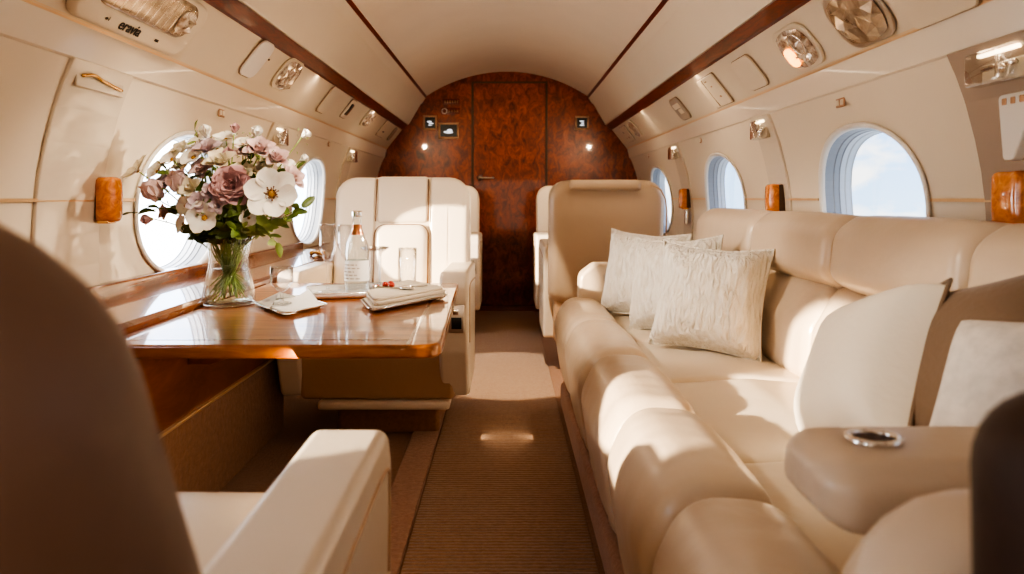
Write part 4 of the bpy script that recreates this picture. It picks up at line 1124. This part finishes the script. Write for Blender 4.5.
# brighter, warmer sky on the sun's side (-X)
mr = nt.nodes.new('ShaderNodeMapRange'); nt.links.new(sp.outputs['X'], mr.inputs['Value'])
mr.inputs['From Min'].default_value = .3; mr.inputs['From Max'].default_value = -.7
mr.inputs['To Min'].default_value = 1.7; mr.inputs['To Max'].default_value = 7
wm = nt.nodes.new('ShaderNodeMapRange'); nt.links.new(sp.outputs['X'], wm.inputs['Value'])
wm.inputs['From Min'].default_value = .1; wm.inputs['From Max'].default_value = -.6; wm.inputs['To Max'].default_value = .55
mw = nt.nodes.new('ShaderNodeMix'); mw.data_type = 'RGBA'
nt.links.new(wm.outputs[0], mw.inputs['Factor']); nt.links.new(mx.outputs['Result'], mw.inputs['A'])
mw.inputs['B'].default_value = (1, .95, .86, 1)
nt.links.new(mw.outputs['Result'], bg.inputs['Color']); nt.links.new(mr.outputs[0], bg.inputs['Strength'])
nt.links.new(bg.outputs[0], out.inputs['Surface'])

def lamp(name, typ, loc, energy, color, aim=None, **kw):
    l = bpy.data.lights.new(name, typ); l.energy = energy; l.color = color
    for a, b in kw.items(): setattr(l, a, b)
    o = bpy.data.objects.new(name, l); COL.objects.link(o); o.location = loc
    if aim is not None: o.rotation_euler = (Vector(aim)-Vector(loc)).to_track_quat('-Z', 'Y').to_euler()
    return o
sd = Vector((1, .56, -.235))
lamp('sun', 'SUN', (-5, -3, 3), 12, (1, .84, .63), Vector((-5, -3, 3))+sd, angle=radians(1.2))
warm = (1, .77, .53)
for s in (-1, 1):
    for y, f in ((.2, .08), (1.8, .40 if s > 0 else .9), (3.2, 1.3), (4.5, 1.2)):
        lamp('valance_fill', 'AREA', (s*.80, y, 1.395), 1.0*f, warm, (s*1.02, y, 1.0), shape='RECTANGLE', size=.03, size_y=1.3)  # added lamps with no visible source, brighten the side walls
    lamp('cove_fill', 'AREA', (s*.59, 2.6, 1.64), 2.6, warm, (s*-.2, 2.6, 1.88), shape='RECTANGLE', size=.05, size_y=5.6)  # added unseen strips that lift the ceiling
    lamp('aft_fill', 'SPOT', (s*.82, 4.35, 1.38), 17, (1, .78, .52), (-s*.1, 5.76, 1.0), spot_size=radians(75), spot_blend=.9, shadow_soft_size=.012)  # added unseen spots that brighten the bulkhead
lamp('rear_fill', 'AREA', (0, -1.3, .75), 5, (1, .80, .60), (0, 1.6, .1), shape='RECTANGLE', size=1.5, size_y=.9)  # added soft fill from behind the camera
lamp('aisle_fill', 'SPOT', (0, 2.85, 1.84), 120, (1, .86, .66), (.0, 3.52, 0), spot_size=radians(27), spot_blend=.2, shadow_soft_size=.015)  # added spot, makes the sunlit patch on the aisle floor
lamp('fill_beam', 'SPOT', (.84, 2.2, 1.31), 60, (1, .88, .72), (-.66, 1.98, .80), spot_size=radians(36), spot_blend=.8, shadow_soft_size=.03)  # set at the lit crystal light, aimed to brighten the bouquet
lamp('fill_beam', 'SPOT', (.84, 1.75, 1.31), 30, (1, .84, .64), (-.44, 2.95, .80), spot_size=radians(30), spot_blend=1, shadow_soft_size=.04)  # added beam with no lit lamp there, brightens the seat behind the table
lamp('bouquet_fill', 'SPOT', (0, 1.0, 1.85), 55, (1, .86, .68), (-.66, 2.1, .90), spot_size=radians(44), spot_blend=.9, shadow_soft_size=.05)  # added ceiling spot without a fixture, brightens bouquet and table
lamp('fill_beam', 'SPOT', (-.84, .85, 1.33), 32, (1, .86, .66), (.62, 1.22, .58), spot_size=radians(24), spot_blend=.8, shadow_soft_size=.03)  # added beam with no lit lamp there, brightens the cream pillow
lamp('under_table_fill', 'AREA', (-.36, 1.5, .535), 1.0, (1, .74, .48), (-.86, 1.75, .2), shape='RECTANGLE', size=.25, size_y=.08)  # added lamp below the tabletop, lifts the dark side panels
lamp('fill_beam', 'SPOT', (-.84, 1.78, 1.33), 50, (1, .88, .72), (.56, 2.42, .56), spot_size=radians(40), spot_blend=.8, shadow_soft_size=.03)  # added beam with no lit lamp there, brightens the far white pillows

# ------------------------------------------------------------------ camera
cd = bpy.data.cameras.new('camera'); cam = bpy.data.objects.new('camera', cd); COL.objects.link(cam)
cam.location = (0, 0, .87); cam.rotation_euler = (pi/2, 0, 0)
cd.sensor_width = 36; cd.lens = 720/1024*36
cd.shift_x = 5/1024; cd.shift_y = -89/1024
cd.clip_start = .02
cd.dof.use_dof = True; cd.dof.focus_distance = 2.3; cd.dof.aperture_fstop = 4.0
SC.camera = cam
SC.view_settings.view_transform = 'AgX'; SC.view_settings.look = 'AgX - High Contrast'
SC.view_settings.exposure = 0.52
SC.cycles.max_bounces = 10; SC.cycles.transparent_max_bounces = 24
SC.cycles.sample_clamp_indirect = 6
SC.cycles.caustics_refractive = False; SC.cycles.caustics_reflective = False
